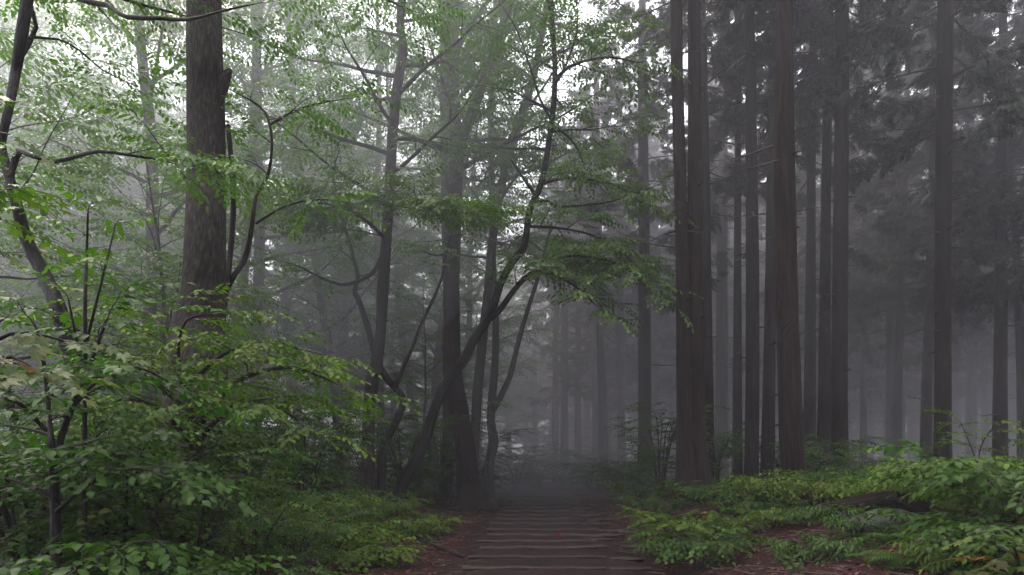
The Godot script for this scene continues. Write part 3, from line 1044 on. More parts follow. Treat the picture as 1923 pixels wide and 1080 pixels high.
	cedar("thin faint cedar just right of the near-black cedar", [[1621, 885, 14], [1622, 700, 11], [1624, 400, 9], [1626, 100, 7]], 26.0, 20.0, 7.0, B, 12, 2.6, 46)

func copy_of(root: Node3D, label: String, at: Vector3, turn: float, size: Vector3, group: String) -> void:
	var r := root.duplicate()
	r.name = numbered((root.name as String).rstrip("_0123456789"))
	add_child(r, true)
	r.position = at
	r.rotation.y = turn
	r.scale = size
	r.set_meta("label", label)
	r.set_meta("group", group)

# what a hazy tree stands between, for its label
func place_words(x: float, d: float) -> String:
	var u := CU + x / d * FOC
	var zones := [[60, "at the left border"], [190, "just right of the crooked tree at the left"], [345, "just left of the thick knobbed trunk"], [500, "just right of the thick knobbed trunk"],
		[690, "left of the mottled brown trunk"], [800, "between the mottled and the flared trunk"], [925, "close to the flared trunk"], [1043, "left above the path's end"], [1100, "right above the path's end"],
		[1150, "behind the thin path-side cedars"], [1262, "left of the twin-trunked cedar"], [1345, "behind the twin-trunked cedar"], [1400, "left of the slim dark cedar"], [1455, "right of the slim dark cedar"],
		[1540, "right of the leaning reddish cedar"], [1620, "beside the near-black cedar"], [1690, "well right of the near-black cedar"], [1755, "left of the far right broad cedar"], [1830, "right of the far right broad cedar"], [1900, "near the right border"]]
	for z in zones:
		if u < z[0]:
			return z[1]
	return "at the right border"

func hazy_words(kind: String, x: float, d: float) -> String:
	var far := "soft grey" if d < 30.0 else "hazy" if d < 36.0 else "faint" if d < 43.0 else "very faint" if d < 52.0 else "barely visible"
	return "%s %s in the fog %s" % [far, kind, place_words(x, d)]

# the trees that stand in the fog behind
func background() -> void:
	# three cedars and three broadleaved trees are grown, the others are copies
	var con := []
	var bro := []
	rng.seed = 31
	for k in 3:
		var d := 40.0 + 4.0 * k
		var x := 6.0 + 7.0 * k
		var u := CU + x / d * FOC
		con.append(cedar(hazy_words("straight cedar", x, d), [[u, 890, 13], [u, 700, 11], [u + 2, 400, 9]], d, 21.0, 5.5, M.bark_cedar, 10, 3.1, 52, 5))
		con[-1].set_meta("group", "faint cedars in the fog")
	for k in 3:
		var d := 27.0 + 3.0 * k
		var x := -16.0 + 5.0 * k
		var t := thing("broadleaf_tree", hazy_words("upright broadleaved tree", x, d), "tree", on_ground(x, d), "hazy broadleaved trees in the fog")
		var L := limb_line(on_ground(x, d) - Vector3(0, 0.2, 0), Vector3(rnd(-0.12, 0.12), 1, 0.05), 16.0, 0.21, 3.0)
		trunk_part(t, L, M.bark_brown, 12, 0.06, 0.1)
		var c := Crown.new()
		crown_on(t, c, L, 2.8, 15.5, 34, 4.4, 1.8, "tree", 0.13, M.bark_brown, 1.2)
		finish(t, c, spray_set("bough"), M.leaf, M.bark_brown)
		bro.append(t)
	rng.seed = 37
	for q in [[-15.0, 20.5], [-18.5, 23.0], [-21.0, 27.0], [-13.0, 25.5], [-17.0, 31.0], [-24.0, 32.0], [-2.4, 45.0], [-0.4, 54.0], [-5.0, 49.0], [-7.5, 42.0], [1.2, 62.0]]:
		copy_of(bro[int(-q[0]) % 3], hazy_words("leafy tree", q[0], q[1]), on_ground(q[0], q[1]), rnd(0, TAU), Vector3.ONE, "hazy broadleaved trees in the fog")
	var spots := []
	for i in 5000:
		var d := rnd(25.0, 88.0)
		var u := rnd(-200.0, 2150.0)
		if d > 50.0:
			u = clampf(u, -60.0, 1990.0)
		var x := (u - CU) / FOC * d
		var right := u > 985.0 + rnd(-50, 50)
		if absf(x - path_x(minf(d, 40.0))) < 2.2 and d < 46.0:
			continue
		if right and d < (24.0 if u > 1500.0 else 33.0):
			continue
		if right and u < 1180.0 and (d > 76.0 or rng.randf() < 0.68):
			continue
		if not right and ((d > 40.0 and u < 560.0) or d > 52.0 or x < -27.0 or u > 880.0):
			continue
		var ok := true
		for s in spots:
			if Vector2(s.x, s.y).distance_to(Vector2(x, d)) < ((2.6 if d < 60.0 else 3.6) if right else 4.5):
				ok = false
				break
		if not ok:
			continue
		spots.append(Vector2(x, d))
		if spots.size() > 270:
			break
		var src: Node3D = con[i % 3] if right else bro[i % 3]
		var k := rnd(0.85, 1.15)
		copy_of(src, hazy_words("cedar trunk" if right else "broadleaved tree", x, d), on_ground(x, d), rnd(0, TAU), Vector3(k, k * (rnd(0.92, 1.1) if right else rnd(1.2, 1.5)), k), "faint cedars in the fog" if right else "hazy broadleaved trees in the fog")
	# the wood goes on behind and beside the camera and shades the path
	for q in [[-5.0, -9.0], [-1.0, -11.0], [-4.0, -15.0], [5.0, -13.0], [-9.0, -12.0], [-13.0, -9.0], [-17.0, -13.0], [9.0, -11.0], [13.0, -9.0], [1.0, -17.0], [-8.0, -18.0], [10.0, -17.0], [17.0, -13.0], [-20.0, -6.0]]:
		copy_of(bro[int(q[0] * q[0]) % 3], "broadleaved tree standing behind the viewer to the left", on_ground(q[0], q[1]), rnd(0, TAU), Vector3.ONE, "hazy broadleaved trees in the fog")
	var t := thing("broadleaf_tree", "tall broadleaved tree standing behind the viewer", "tree", on_ground(-3.6, -4.5), "tall trees behind the viewer")
	var L := limb_line(on_ground(-3.6, -4.5) - Vector3(0, 0.2, 0), Vector3(0.03, 1, 0.0), 17.0, 0.24, 3.0)
	trunk_part(t, L, M.bark_brown, 12, 0.06, 0.1)
	var c := Crown.new()
	crown_on(t, c, L, 8.0, 16.5, 24, 6.0, 2.4, "tree", 0.11, M.bark_brown, 1.3, 1.6)
	finish(t, c, spray_set("bough"), M.leaf, M.bark_brown)
	for q in [[3.2, -4.5], [0.0, -7.0], [-4.0, -9.5], [5.0, -9.0], [8.5, -5.5], [1.5, -11.5], [-2.5, -14.0], [7.0, -12.0]]:
		copy_of(t, "tall broadleaved tree standing behind the viewer", on_ground(q[0], q[1]), rnd(0, TAU), Vector3.ONE, "tall trees behind the viewer")
	for q in [[10.5, 5.5], [8.5, -3.0], [15.0, 11.5], [11.0, 1.5], [17.0, 15.0], [16.0, 9.0], [9.0, -7.0], [12.0, -3.0], [15.0, 3.0], [18.0, 13.0], [13.0, 7.0], [19.0, 18.0], [16.0, 19.5]]:
		copy_of(con[int(q[0] * 2.0) % 3], "cedar standing beyond the right border, nearer than the far right broad cedar", on_ground(q[0], q[1]), rnd(0, TAU), Vector3.ONE, "faint cedars in the fog")

# ---------------------------------------------------------------- low plants
var palette := {}
func leaf_paint(kind: String, near: Color) -> Material:      # a few shared materials for leaves that are parts
	if not palette.has(kind):
		palette[kind] = []
		for k in 9:
			var m: StandardMaterial3D = M.leaf_wet.duplicate()
			var c := tint_of(kind)
			m.albedo_color = c.linear_to_srgb()
			palette[kind].append([c, m])
	var best: Array = palette[kind][0]
	for q in palette[kind]:
		var e := func(c: Color) -> float: return absf(c.r - near.r) + absf(c.g - near.g) + absf(c.b - near.b)
		if e.call(q[0]) < e.call(best[0]):
			best = q
	return best[1]

func leaf_of(kind: String) -> Mesh:
	if not leaf_mesh.has(kind):
		var b := Builder.new()
		one_leaf(kind, b, Transform3D(), 1.0, Color(1, 1, 1))
		leaf_mesh[kind] = b.done()
	return leaf_mesh[kind]

# the sprays nearest to the eye become single leaves; the others stay foliage
func take_apart(root: Node3D, c: Crown, key: String, tint: String, leaves: int) -> void:
	if leaves <= 0:
		return
	var eye := Vector3(0, EYE, 0)
	var order := range(c.at.size())
	order.sort_custom(func(a, b): return (c.at[a] as Transform3D).origin.distance_squared_to(eye) < (c.at[b] as Transform3D).origin.distance_squared_to(eye))
	var gone := {}
	var made := 0
	for i in order:
		var sp: Dictionary = sprays[key + str(i % 3)]
		if made + sp.at.size() > leaves:
			break
		made += sp.at.size()
		gone[i] = true
		var tw := put("twig", sp.twig, M.twig, root)
		tw.transform = c.at[i]
		for l in sp.at:
			var k := rnd(0.65, 1.05)
			var col: Color = c.tint[i]
			var o := put("leaf", leaf_of(sp.kind), leaf_paint(tint, Color(col.r * k, col.g * k, col.b * k)), tw)
			o.transform = l
	var at := []
	var tn := []
	for i in c.at.size():
		if not gone.has(i):
			at.append(c.at[i])
			tn.append(c.tint[i])
	c.at = at
	c.tint = tn

func auto_stems(base: Vector3, h: float, spread: float, n: int) -> Array:
	var out := []
	var az := rnd(0, TAU)
	for i in n:
		az += TAU / n + rnd(-0.4, 0.4)
		var o := Vector3(cos(az), 0, sin(az))
		var k := rnd(0.65, 1.0)
		var p := [base + o * 0.05 - Vector3(0, 0.1, 0), base + o * spread * 0.25 * k + Vector3(0, h * 0.45 * k, 0), base + o * spread * 0.6 * k + Vector3(rnd(-0.1, 0.1), h * 0.82 * k, rnd(-0.1, 0.1)), base + o * spread * k + Vector3(0, h * 0.95 * k, 0)]
		out.append(smooth_line(p, [0.008 + h * 0.006, 0.007 + h * 0.005, 0.006 + h * 0.002, 0.004], 0.12))
	return out

func shrub(called: String, label: String, category: String, base: Vector3, lines: Array, key: String, tint: String, gap: float, reach: float, every: float, scale: float, leaves: int, group := "", from := 0.3) -> Node3D:
	var t := thing(called, label, category, base, group)
	var c := Crown.new()
	for L in lines:
		var b := Builder.new()
		tube(b, L[0], L[1], 7, 0.05)
		put("stem", b.done(), M.bark_dark, t)
		dress(c, L, from, tint, gap, reach, every, scale)
	take_apart(t, c, key, tint, leaves)
	finish(t, c, spray_set(key), M.leaf_wet, M.twig)
	return t

func at_px(u: float, d: float) -> Vector3:
	return on_ground((u - CU) / FOC * d, d)

# the ground that a pixel shows
func seen_ground(u: float, v: float) -> Vector3:
	var d := 3.0
	while d < 60.0:
		var x := (u - CU) / FOC * d
		if EYE + (HOR - v) / FOC * d <= ground_y(x, -d):
			break
		d += 0.02
	return on_ground((u - CU) / FOC * d, d)

func spot(u: float, where: float) -> Vector3:      # a depth in metres, or a row of the photograph
	return seen_ground(u, where) if where > 100.0 else at_px(u, where)

func fern(label: String, base: Vector3, size: float, n: int) -> void:
	var t := thing("fern", label, "fern", base, "")
	var az := rnd(0, TAU)
	for i in n:
		az += TAU / n + rnd(-0.3, 0.3)
		var o := Vector3(cos(az), 0, sin(az))
		var b := Builder.new()
		var len1 := size * rnd(0.7, 1.1)
		var p := []
		var r := []
		for k in 13:
			var s := k / 12.0
			p.append(o * len1 * s + Vector3(0, len1 * (0.95 * s - 0.95 * s * s * (1.0 + 0.2 * sin(az * 3.0))), 0))
			r.append(0.004 * (1.0 - 0.8 * s))
		tube(b, p, r, 3, 0.0, 0.0, Color(0.08, 0.10, 0.03))
		for k in range(2, 13):
			var s := k / 12.0
			var fw: Vector3 = ((p[k] as Vector3) - (p[k - 1] as Vector3)).normalized()
			for sd in [-1.0, 1.0]:
				var side: Vector3 = fw.cross(Vector3.UP).normalized() * sd
				var bs := facing(side + fw * 0.35 + Vector3(0, -0.12, 0), 0.1)
				var c := tint_of("shrub")
				blade(b, Transform3D(bs, p[k]), len1 * 0.34 * sin(0.4 + 2.5 * s) , 0.03 * size / 0.5, c, [0.8, 1.0, 0.7, 0.0], 0.3, 0.15)
		put("frond", b.done(), M.leaf_wet, t)

func undergrowth() -> void:
	rng.seed = 51
	var base: Vector3
	# ---- left, close to the camera
	base = at_px(-60, 3.0)
	var L := [stem([[-70, 1300, 22], [-60, 900, 18], [-52, 600, 14], [-40, 350, 10], [-20, 230, 7]], 3.0, 2.9, 0.1),
		stem([[-55, 700, 10], [-10, 640, 8], [50, 625, 6], [120, 640, 4]], 2.95, 2.7, 0.08),
		stem([[-55, 760, 10], [-20, 690, 8], [20, 670, 6], [60, 690, 4]], 2.95, 2.5, 0.08),
		stem([[-45, 420, 8], [-20, 380, 6], [0, 360, 4]], 2.9, 2.8, 0.08)]
	shrub("maple_sapling", "pale-leaved sapling reaching in at the very left edge, with lobed reddish-tinged leaves", "sapling", base, L, "maple", "pale", 0.11, 0.17, 0.12, 0.72, 290, "", 0.62)
	base = at_px(104, 4.5)
	L = [rooted(stem([[106, 1080, 22], [104, 940, 18], [98, 850, 14], [92, 790, 10], [85, 700, 8], [70, 620, 5]], 4.5, 4.5, 0.1)),
		stem([[104, 860, 14], [122, 800, 12], [148, 735, 10], [170, 680, 8], [200, 600, 5]], 4.5, 4.4, 0.1),
		stem([[140, 760, 9], [200, 700, 7], [260, 690, 5], [320, 720, 3]], 4.45, 4.2, 0.1),
		stem([[95, 820, 9], [40, 760, 7], [-20, 740, 5]], 4.5, 4.2, 0.1),
		stem([[106, 960, 9], [180, 900, 7], [260, 880, 5], [330, 900, 3]], 4.5, 4.1, 0.1)]
	shrub("broadleaf_shrub", "large-leaved dark green shrub with forked black stems, lower left", "shrub", base, L, "large", "shrub", 0.10, 0.5, 0.13, 0.8, 300, "", 0.25)
	base = at_px(160, 4.8)
	L = [rooted(stem([[158, 900, 9], [160, 700, 8], [160, 560, 7], [163, 470, 5], [165, 400, 3]], 4.8, 4.8, 0.1)), stem([[163, 640, 6], [178, 580, 5], [200, 490, 4], [217, 420, 3]], 4.8, 4.7, 0.1), stem([[158, 700, 6], [140, 620, 5], [128, 560, 3]], 4.8, 4.7, 0.1)]
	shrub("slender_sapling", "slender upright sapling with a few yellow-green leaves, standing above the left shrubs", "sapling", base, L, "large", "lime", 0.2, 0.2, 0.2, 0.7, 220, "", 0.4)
	base = at_px(400, 6.4)
	L = [rooted(stem([[402, 1060, 26], [380, 900, 22], [358, 790, 18], [340, 710, 13], [300, 620, 7]], 6.4, 6.5, 0.12)),
		stem([[364, 810, 14], [440, 720, 11], [530, 690, 8], [585, 700, 6], [625, 718, 3]], 6.4, 5.9, 0.12),
		stem([[345, 730, 11], [420, 665, 9], [500, 640, 6], [560, 655, 4]], 6.4, 6.2, 0.12),
		stem([[350, 770, 11], [260, 690, 9], [180, 640, 5]], 6.4, 6.0, 0.12),
		stem([[340, 720, 8], [335, 650, 6], [352, 600, 5], [400, 590, 3]], 6.4, 6.1, 0.12),
		stem([[370, 830, 11], [440, 760, 8], [510, 760, 6], [560, 790, 4]], 6.4, 5.8, 0.12),
		stem([[372, 850, 11], [300, 770, 8], [230, 750, 5], [190, 770, 4]], 6.4, 5.6, 0.12)]
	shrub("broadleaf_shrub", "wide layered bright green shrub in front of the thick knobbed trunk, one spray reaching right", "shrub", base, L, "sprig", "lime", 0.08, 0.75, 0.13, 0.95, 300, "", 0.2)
	base = at_px(350, 5.4)
	shrub("small_leaved_shrub", "dark small-leaved shrub in the shade below the wide layered shrub", "shrub", base, auto_stems(base, 1.75, 0.75, 7), "small", "shrub", 0.08, 0.4, 0.13, 1.0, 300, "", 0.2)
	base = at_px(480, 7.2)
	shrub("small_leaved_shrub", "small-leaved shrub right of the darkest thicket, with thin pale leaf tips", "shrub", base, auto_stems(base, 1.05, 0.7, 6), "small", "shrub", 0.09, 0.45, 0.14, 1.0, 0, "", 0.2)
	base = at_px(40, 3.7)
	shrub("broadleaf_shrub", "low dark large-leaved shrub in the bottom left corner", "shrub", base, auto_stems(base, 1.05, 0.6, 6), "large", "shrub", 0.10, 0.4, 0.13, 0.8, 300, "", 0.2)
	base = at_px(300, 4.1)
	shrub("broadleaf_shrub", "low dark shrub at the bottom edge, right of the corner shrub", "shrub", base, auto_stems(base, 0.85, 0.6, 6), "large", "shrub", 0.10, 0.35, 0.13, 0.7, 280, "", 0.2)
	base = at_px(-20, 6.5)
	shrub("small_leaved_shrub", "tall yellow-tinged small-leaved shrub behind the forked black stems at the left edge", "shrub", base, auto_stems(base, 2.3, 1.0, 7), "small", "shrub", 0.09, 0.5, 0.15, 1.2, 0, "", 0.2)

	for q in [[240, 5.6, 1.5, 0.8, "sprig", "shrub", 260, "dense shrub filling the shade between the forked black stems and the small-leaved shrub"],
			[60, 5.4, 1.7, 0.8, "sprig", "shrub", 200, "dense leafy shrub at the left edge behind the forked black stems"],
			[560, 8.2, 0.75, 0.7, "small", "shrub", 0, "dark fine-leaved shrub under the reaching spray"],
			[330, 7.6, 1.9, 0.9, "sprig", "shrub", 0, "dark leafy shrub hugging the foot of the thick knobbed trunk"],
			[190, 3.9, 0.9, 0.6, "sprig", "shrub", 280, "dark low shrub at the bottom edge between the corner shrub and the stems"],
			[430, 5.0, 0.8, 0.6, "small", "shrub", 200, "darkest low thicket at the bottom, right of the other low shrubs"],
			[620, 11.0, 0.7, 0.6, "sprig", "shrub", 0, "hazy low shrub left of the mottled brown trunk's foot"]]:
		base = at_px(q[0], q[1])
		shrub("broadleaf_shrub", q[7], "shrub", base, auto_stems(base, q[2], q[3], 8), q[4], q[5], 0.08, 0.5, 0.12, 1.0, q[6], "", 0.1)

	# ---- left of the path, further back: one grown, the others copies
	var tall := []
	rng.seed = 61
	for k in 3:
		base = on_ground(-4.0 - 1.5 * k, 12.5 + 1.2 * k)
		tall.append(shrub("understorey_shrub", ["leafy shrub in the haze left of the mottled brown trunk", "hazy shrub between the thick knobbed trunk and the mottled trunk", "hazy bushy shrub in the gap behind the wide layered shrub"][k], "shrub", base, auto_stems(base, 2.2 + 0.3 * k, 1.15, 8), "bough", "shrub", 0.13, 0.7, 0.2, 0.75, 0, "", 0.15))
	var spots := [[-6.5, 10.5], [-3.0, 17.8], [-8.5, 13.0], [-7.0, 15.5], [-5.2, 17.0], [-2.2, 20.5], [-4.5, 20.0], [-10.5, 16.0], [-9.0, 19.0], [-6.8, 20.5], [-1.2, 23.5], [-3.6, 24.0], [-6.0, 24.5], [-12.0, 20.5], [-13.5, 16.0], [-11.0, 24.0], [-14.5, 24.5], [-8.5, 24.0]]
	for i in spots.size():
		copy_of(tall[i % 3], hazy_words("leafy shrub", spots[i][0], spots[i][1]), on_ground(spots[i][0], spots[i][1]), rnd(0, TAU), Vector3.ONE * rnd(0.7, 1.1), "hazy shrubs left of the path")
	for q in [[0.2, 29.0], [1.3, 31.0], [2.4, 30.0], [3.4, 28.5], [-1.0, 31.5], [0.8, 34.0], [3.0, 34.0], [4.8, 31.0], [-2.8, 29.0]]:
		copy_of(tall[(int(q[1])) % 3], hazy_words("dim low shrub", q[0], q[1]), on_ground(q[0], q[1]), rnd(0, TAU), Vector3(1.0, 0.75, 1.0) * rnd(0.8, 1.1), "dim shrubs at the end of the path")

	for i in 56:
		var d := rnd(44.0, 80.0)
		var x := (-150.0 + 39.0 * i + rnd(-20, 20) - CU) / FOC * d
		copy_of(tall[i % 3], hazy_words("tall thicket", x, d), on_ground(x, d), rnd(0, TAU), Vector3(2.2, 1.9, 2.2) * rnd(0.8, 1.2), "dim thicket behind the far trunks")
	rng.seed = 67
	var low_trees := []
	for k in 2:
		base = on_ground([-6.6, -3.4][k], [13.5, 24.0][k])
		var lt := thing("understorey_tree", ["small layered tree right of the thick knobbed trunk, in light haze", "small layered tree in the haze beyond the flared trunk"][k], "tree", base)
		L = limb_line(base - Vector3(0, 0.2, 0), Vector3(rnd(-0.15, 0.15), 1, 0.05), 7.5, 0.075, 3.0)
		trunk_part(lt, L, M.bark_dark, 9, 0.06)
		var cr := Crown.new()
		crown_on(lt, cr, L, 1.9, 7.2, 22, 2.9, 1.5, "tree", 0.10, M.bark_dark, 0.9, 1.1)
		finish(lt, cr, spray_set("bough"), M.leaf, M.bark_dark)
		low_trees.append(lt)
	var lspots := [[-8.2, 11.0], [-12.0, 15.0], [-9.4, 18.0], [-13.5, 20.5], [-16.0, 26.0], [-9.0, 29.0]]
	for i in lspots.size():
		copy_of(low_trees[i % 2], hazy_words("layered tree", lspots[i][0], lspots[i][1]), on_ground(lspots[i][0], lspots[i][1]), rnd(0, TAU), Vector3.ONE * rnd(0.8, 1.25), "small layered trees on the left")
	# ---- small plants on the left bank
	rng.seed = 71
	var herbs := [[648, 11.0, 0.35, "leafy seedling at the foot of the mottled brown trunk, left of its base"], [690, 10.4, 0.3, "bright leafy seedling in front of the mottled brown trunk"], [722, 9.2, 0.26, "pale yellow-green seedling on the dark soil left of the path"], [770, 12.0, 0.34, "low spreading seedling between the mottled trunk and the path"], [810, 12.8, 0.28, "seedling at the edge of the path soil, left side"], [662, 8.8, 0.22, "small seedling at the bottom left of the path soil"], [600, 10.5, 0.45, "dim seedling under the layered shrub's far spray"], [560, 9.0, 0.4, "seedling in the dark gap below the layered shrub"], [740, 13.5, 0.4, "seedling close behind the foot of the slanting stem"], [640, 9.6, 0.3, "seedling among red litter, nearest the bottom left bank"]]
	for h in herbs:
		base = at_px(h[0], h[1])
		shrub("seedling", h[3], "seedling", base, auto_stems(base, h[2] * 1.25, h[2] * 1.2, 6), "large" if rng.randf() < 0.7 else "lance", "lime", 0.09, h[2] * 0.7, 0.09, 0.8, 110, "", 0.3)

	# ---- right bank
	rng.seed = 81
	var bank := [
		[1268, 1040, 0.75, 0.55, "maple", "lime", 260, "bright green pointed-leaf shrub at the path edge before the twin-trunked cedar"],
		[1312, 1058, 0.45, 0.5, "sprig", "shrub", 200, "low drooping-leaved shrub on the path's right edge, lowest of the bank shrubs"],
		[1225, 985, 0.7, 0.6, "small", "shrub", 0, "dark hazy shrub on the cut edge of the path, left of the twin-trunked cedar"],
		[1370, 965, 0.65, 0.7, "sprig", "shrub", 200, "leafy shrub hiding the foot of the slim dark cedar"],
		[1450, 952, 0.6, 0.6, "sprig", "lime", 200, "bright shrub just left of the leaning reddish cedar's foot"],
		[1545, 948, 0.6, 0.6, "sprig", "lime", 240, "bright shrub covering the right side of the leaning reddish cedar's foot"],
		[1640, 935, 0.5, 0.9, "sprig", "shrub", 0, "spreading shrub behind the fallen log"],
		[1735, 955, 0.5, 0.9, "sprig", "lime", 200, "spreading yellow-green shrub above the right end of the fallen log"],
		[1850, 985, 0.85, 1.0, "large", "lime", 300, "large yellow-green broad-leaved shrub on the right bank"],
		[1930, 1010, 0.9, 0.9, "large", "shrub", 240, "broad-leaved shrub cut by the right border"],
		[1880, 1050, 0.4, 0.6, "sprig", "shrub", 260, "dark low shrub below the large yellow-green one on the right"],
		[1790, 925, 0.5, 0.8, "sprig", "shrub", 0, "shrub behind the spreading yellow-green one, before the far right cedar"],
		[1600, 912, 0.8, 0.8, "small", "shrub", 0, "dim shrub at the foot of the near-black cedar"],
		[1240, 17.5, 2.7, 1.0, "bough", "shrub", 0, "tall dim shrub left of the twin-trunked cedar, before the hazy cedar"],
		[1345, 17.0, 1.6, 0.5, "bough", "shrub", 0, "dim upright shrub seen just right of the twin-trunked cedar"],
		[1470, 19.0, 1.4, 0.8, "bough", "shrub", 0, "dim shrub in the gap behind the leaning reddish cedar"],
		[1560, 15.2, 1.2, 0.7, "bough", "shrub", 0, "dim shrub between the leaning reddish cedar and the near-black one"],
		[1170, 21.0, 1.2, 1.0, "bough", "shrub", 0, "hazy shrub right of the path's far end, nearest the thin cedars"],
		[1130, 25.0, 1.2, 1.2, "bough", "shrub", 0, "hazy shrub right of the path where it fades"],
		[1205, 16.5, 0.8, 0.9, "small", "shrub", 0, "hazy shrub on the right edge of the path, halfway along it"]]
	for q in bank:
		base = spot(q[0], q[1])
		var key: String = q[4]
		var tall_one: bool = q[2] > 1.3
		shrub("bank_shrub", q[7], "shrub", base, auto_stems(base, q[2], q[3], 7 if q[2] < 1.0 else 8), key, q[5], 0.085 if key != "bough" else 0.14, q[3] * (0.62 if not tall_one else 0.8), 0.11 if not tall_one else 0.2, (1.15 if key == "sprig" else 0.9) if key != "bough" else 0.7, q[6], "", 0.25)
	base = at_px(1835, 9.9)
	L = [rooted(stem([[1838, 980, 4], [1836, 880, 3], [1846, 830, 2.5], [1868, 800, 1.5]], 9.9, 9.9, 0.1)), stem([[1838, 880, 2.5], [1820, 830, 2], [1805, 795, 1.5]], 9.9, 9.8, 0.1), stem([[1838, 900, 2.5], [1870, 850, 2], [1895, 830, 1.5]], 9.9, 9.8, 0.1)]
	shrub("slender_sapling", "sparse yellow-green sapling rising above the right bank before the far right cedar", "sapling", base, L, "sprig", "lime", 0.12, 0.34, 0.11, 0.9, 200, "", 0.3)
	rng.seed = 91
	var low := [[1345, 1012, 0.3, "seedling on red litter, just right of the low drooping shrub"], [1395, 1000, 0.34, "seedling of drooping leaves in the middle of the red litter"], [1455, 990, 0.32, "long-leaved seedling on the litter before the leaning reddish cedar"], [1500, 1045, 0.22, "small seedling at the lower edge of the red litter, left of the ferns"], [1575, 1040, 0.26, "bright yellowish seedling between the litter and the ferns"], [1610, 1008, 0.35, "seedling in front of the grey boulder"], [1785, 1062, 0.28, "seedling by the bottom edge right of the ferns"], [1840, 1076, 0.25, "bright seedling at the bottom edge near the right corner"], [1530, 980, 0.3, "seedling at the left end of the fallen log"], [1420, 968, 0.3, "seedling under the shrub at the slim dark cedar"]]
	for h in low:
		base = spot(h[0], h[1])
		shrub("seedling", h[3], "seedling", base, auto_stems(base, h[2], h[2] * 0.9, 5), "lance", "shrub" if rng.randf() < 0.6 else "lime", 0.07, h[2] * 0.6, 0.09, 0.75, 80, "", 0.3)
	base = at_px(1895, 5.0)
	L = [rooted(stem([[1930, 1150, 8], [1915, 1060, 6], [1895, 1035, 4]], 5.0, 4.9, 0.06)), stem([[1925, 1100, 6], [1905, 1030, 5], [1880, 1010, 3]], 5.0, 4.8, 0.06)]
	shrub("maple_sapling", "yellowing lobed-leaf sapling in the lower right corner", "sapling", base, L, "maple", "pale", 0.12, 0.18, 0.1, 0.9, 60, "", 0.4)
	fern("fern with arching fronds right below the grey boulder", seen_ground(1668, 1012), 0.34, 9)
	fern("largest fern, midway along the bottom right bank", seen_ground(1705, 1060), 0.4, 11)
	fern("fern at the bottom right, beside the dark low shrub", seen_ground(1765, 1045), 0.38, 10)
	fern("small fern leaning over the red litter on the right bank", seen_ground(1648, 1056), 0.28, 8)
	fern("fern half hidden under the dark low shrub on the right", seen_ground(1825, 1035), 0.36, 9)

	# ---- what nobody could count
	rng.seed = 101
	var at := []
	var tn := []
	for i in 5200:
		var d := 4.0 + 38.0 * pow(rng.randf(), 1.3)
		var x := rnd(-0.95, 0.95) * (d * 0.9 + 2.0)
		var dx := x - path_x(d)
		var green := nz.get_noise_2d(x * 22.0, d * 22.0)
		if dx > -2.4 - 0.8 * green and dx < 2.2 + 0.8 * green:
			continue
		if dx > 0 and dx < 7.5 and d < 12.5 and green < 0.42:
			continue
		if dx < 0 and dx > -3.2 and d < 10.5 and green < 0.1:
			continue
		var dr := Vector3(rnd(-1, 1), rnd(0.1, 0.9), rnd(-1, 1))
		at.append(Transform3D(facing(dr, 0.5).scaled(Vector3.ONE * rnd(0.6, 1.3)), on_ground(x, d)))
		tn.append(tint_of("shrub" if rng.randf() < 0.6 else "shrub"))
	many("ground_cover", sprays["sprig0"].mesh, M.leaf_wet, at, tn)
	at = []
	tn = []
	for i in 26000:
		var d := 4.2 + 22.0 * pow(rng.randf(), 1.5)
		var x := rnd(-0.9, 0.9) * (d * 0.85 + 1.0)
		var dx := absf(x - path_x(d))
		if dx < 1.5 and rng.randf() < 0.93:
			continue
		var p := on_ground(x, d) + Vector3(0, 0.012, 0)
		at.append(Transform3D((Basis(Vector3.UP, rnd(0, TAU)) * Basis(Vector3.RIGHT, rnd(-0.35, 0.25))).scaled(Vector3.ONE * rnd(0.03, 0.085)), p))
		tn.append(tint_of("litter"))
	var lb := Builder.new()
	one_leaf("plain", lb, Transform3D(), 1.0, Color(1, 1, 1))
	many("fallen_leaves", lb.done(), M.litter, at, tn)

	at = []
	tn = []
	for i in 5000:
		var d := 4.4 + 20.0 * pow(rng.randf(), 1.5)
		var x := rnd(-0.9, 0.9) * (d * 0.8 + 1.0)
		if absf(x - path_x(d)) < 1.3 and rng.randf() < 0.8:
			continue
		at.append(Transform3D((Basis(Vector3.UP, rnd(0, TAU)) * Basis(Vector3.RIGHT, rnd(-0.12, 0.12))).scaled(Vector3(1, 1, rnd(0.3, 1.5))), on_ground(x, d) + Vector3(0, 0.012, 0)))
		var g := rnd(0.5, 1.6)
		tn.append(Color(0.06 * g, 0.042 * g, 0.036 * g))
	lb = Builder.new()
	tube(lb, [Vector3(0, 0, 0), Vector3(0.012, 0.008, 0.12), Vector3(-0.006, 0.004, 0.25)], [0.006, 0.005, 0.003], 4)
	many("fallen_twigs", lb.done(), M.litter, at, tn)

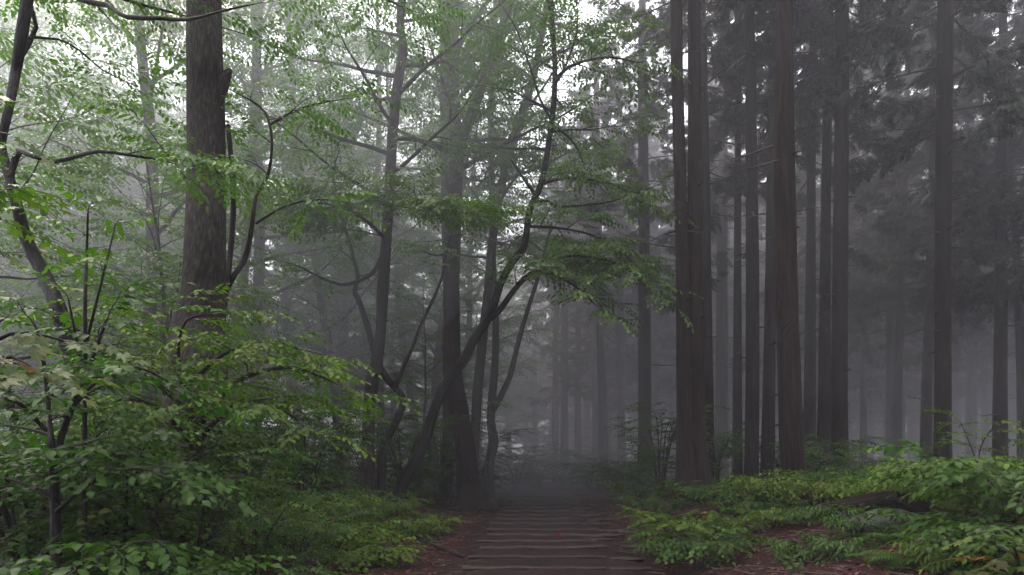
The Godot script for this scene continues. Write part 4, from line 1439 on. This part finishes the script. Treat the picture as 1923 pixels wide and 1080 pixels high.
func details() -> void:
	rng.seed = 111
	# fallen log and boulder on the right bank
	var t := thing("fallen_log", "dark reddish rotten log lying across the right bank behind the ferns", "log", seen_ground(1640, 975))
	var lie := []
	for q in [[1470, 972, 0.05], [1560, 970, 0.10], [1630, 968, 0.17], [1690, 968, 0.20], [1760, 985, 0.10], [1825, 1000, 0.0]]:
		lie.append(seen_ground(q[0], q[1]) + Vector3(0, q[2], 0))
	var L := smooth_line(lie, [0.06, 0.10, 0.115, 0.11, 0.09, 0.05], 0.08)
	trunk_part(t, L, M.bark_cedar_red, 16, 0.22, 0.0, "trunk")
	L = smooth_line([lie[2], seen_ground(1600, 985) + Vector3(0, 0.05, 0), seen_ground(1560, 992)], [0.06, 0.045, 0.02], 0.08)
	trunk_part(t, L, M.bark_cedar_red, 10, 0.2, 0.0, "broken_branch")
	for c in t.get_children():
		c.position -= t.position
	t = thing("boulder", "low grey boulder under the fallen log on the right bank", "boulder", seen_ground(1672, 990))
	var b := Builder.new()
	var rows := 10
	var cols := 18
	for i in rows + 1:
		for j in cols + 1:
			var th := PI * i / rows
			var ph := TAU * j / cols
			var q := Vector3(sin(th) * cos(ph), cos(th), sin(th) * sin(ph))
			var k := 1.0 + 0.35 * nz.get_noise_3d(q.x * 70.0, q.y * 70.0, q.z * 70.0)
			b.vert(Vector3(q.x * 0.5, q.y * 0.2 + 0.02, q.z * 0.3) * k, Vector2(ph, th), Color(1, 1, 1))
	for i in rows:
		for j in cols:
			var p := i * (cols + 1) + j
			b.tri(p, p + 1, p + cols + 1)
			b.tri(p + 1, p + cols + 2, p + cols + 1)
	put("rock", b.done(), M.stone, t)
	# roots across the soil
	for q in [["bare root snaking over the soil left of the path, below the flared trunk", [[770, 12.6], [795, 11.6], [830, 10.6], [870, 9.9]], 0.045], ["thin bare root left of the path near the seedlings", [[705, 13.0], [735, 11.6], [765, 10.3], [790, 9.6]], 0.028]]:
		var rt := []
		for k in q[1]:
			rt.append(at_px(k[0], k[1]) + Vector3(0, 0.015, 0))
		t = thing("root", q[0], "root", rt[0])
		L = smooth_line(rt, [q[2], q[2] * 0.85, q[2] * 0.6, q[2] * 0.3], 0.12)
		trunk_part(t, L, M.bark_dark, 9, 0.15, 0.0, "bare_root")
		for c in t.get_children():
			c.position -= t.position
	# single leaves that stand out
	single("small bright red leaf lying on the middle of the path", Vector2(1048, 1007), 0.12, Color(0.62, 0.05, 0.08), "lobed", 1.15)
	single("pale fallen leaf at the bottom left of the path", Vector2(838, 1067), 0.11, Color(0.35, 0.32, 0.25), "ovate")
	single("small pale fallen leaf on the soil left of the path", Vector2(817, 1043), 0.08, Color(0.3, 0.26, 0.22), "ovate")
	single("dull red fallen leaf beside the thin root left of the path", Vector2(760, 1020), 0.09, Color(0.3, 0.09, 0.08), "ovate")
	single("green fallen leaf at the bottom right of the path", Vector2(1236, 1076), 0.10, Color(0.12, 0.2, 0.06), "ovate")

func single(label: String, px: Vector2, size: float, col: Color, kind: String, tilt := 0.4) -> void:
	var d := 3.0
	while d < 30.0 and EYE + (HOR - px.y) / FOC * d > ground_y((px.x - CU) / FOC * d, -d) + 0.03:
		d += 0.02
	var m: StandardMaterial3D = M.leaf_wet.duplicate()
	m.albedo_color = col.linear_to_srgb()
	m.backlight_enabled = false
	var o := put("fallen_leaf", leaf_of(kind), m)
	o.position = P(px.x, px.y, d) + Vector3(0, 0.03, 0)
	o.basis = (Basis(Vector3.UP, rnd(-0.5, 0.5)) * Basis(Vector3.RIGHT, -tilt)).scaled(Vector3.ONE * size)
	tag(o, label, "leaf")
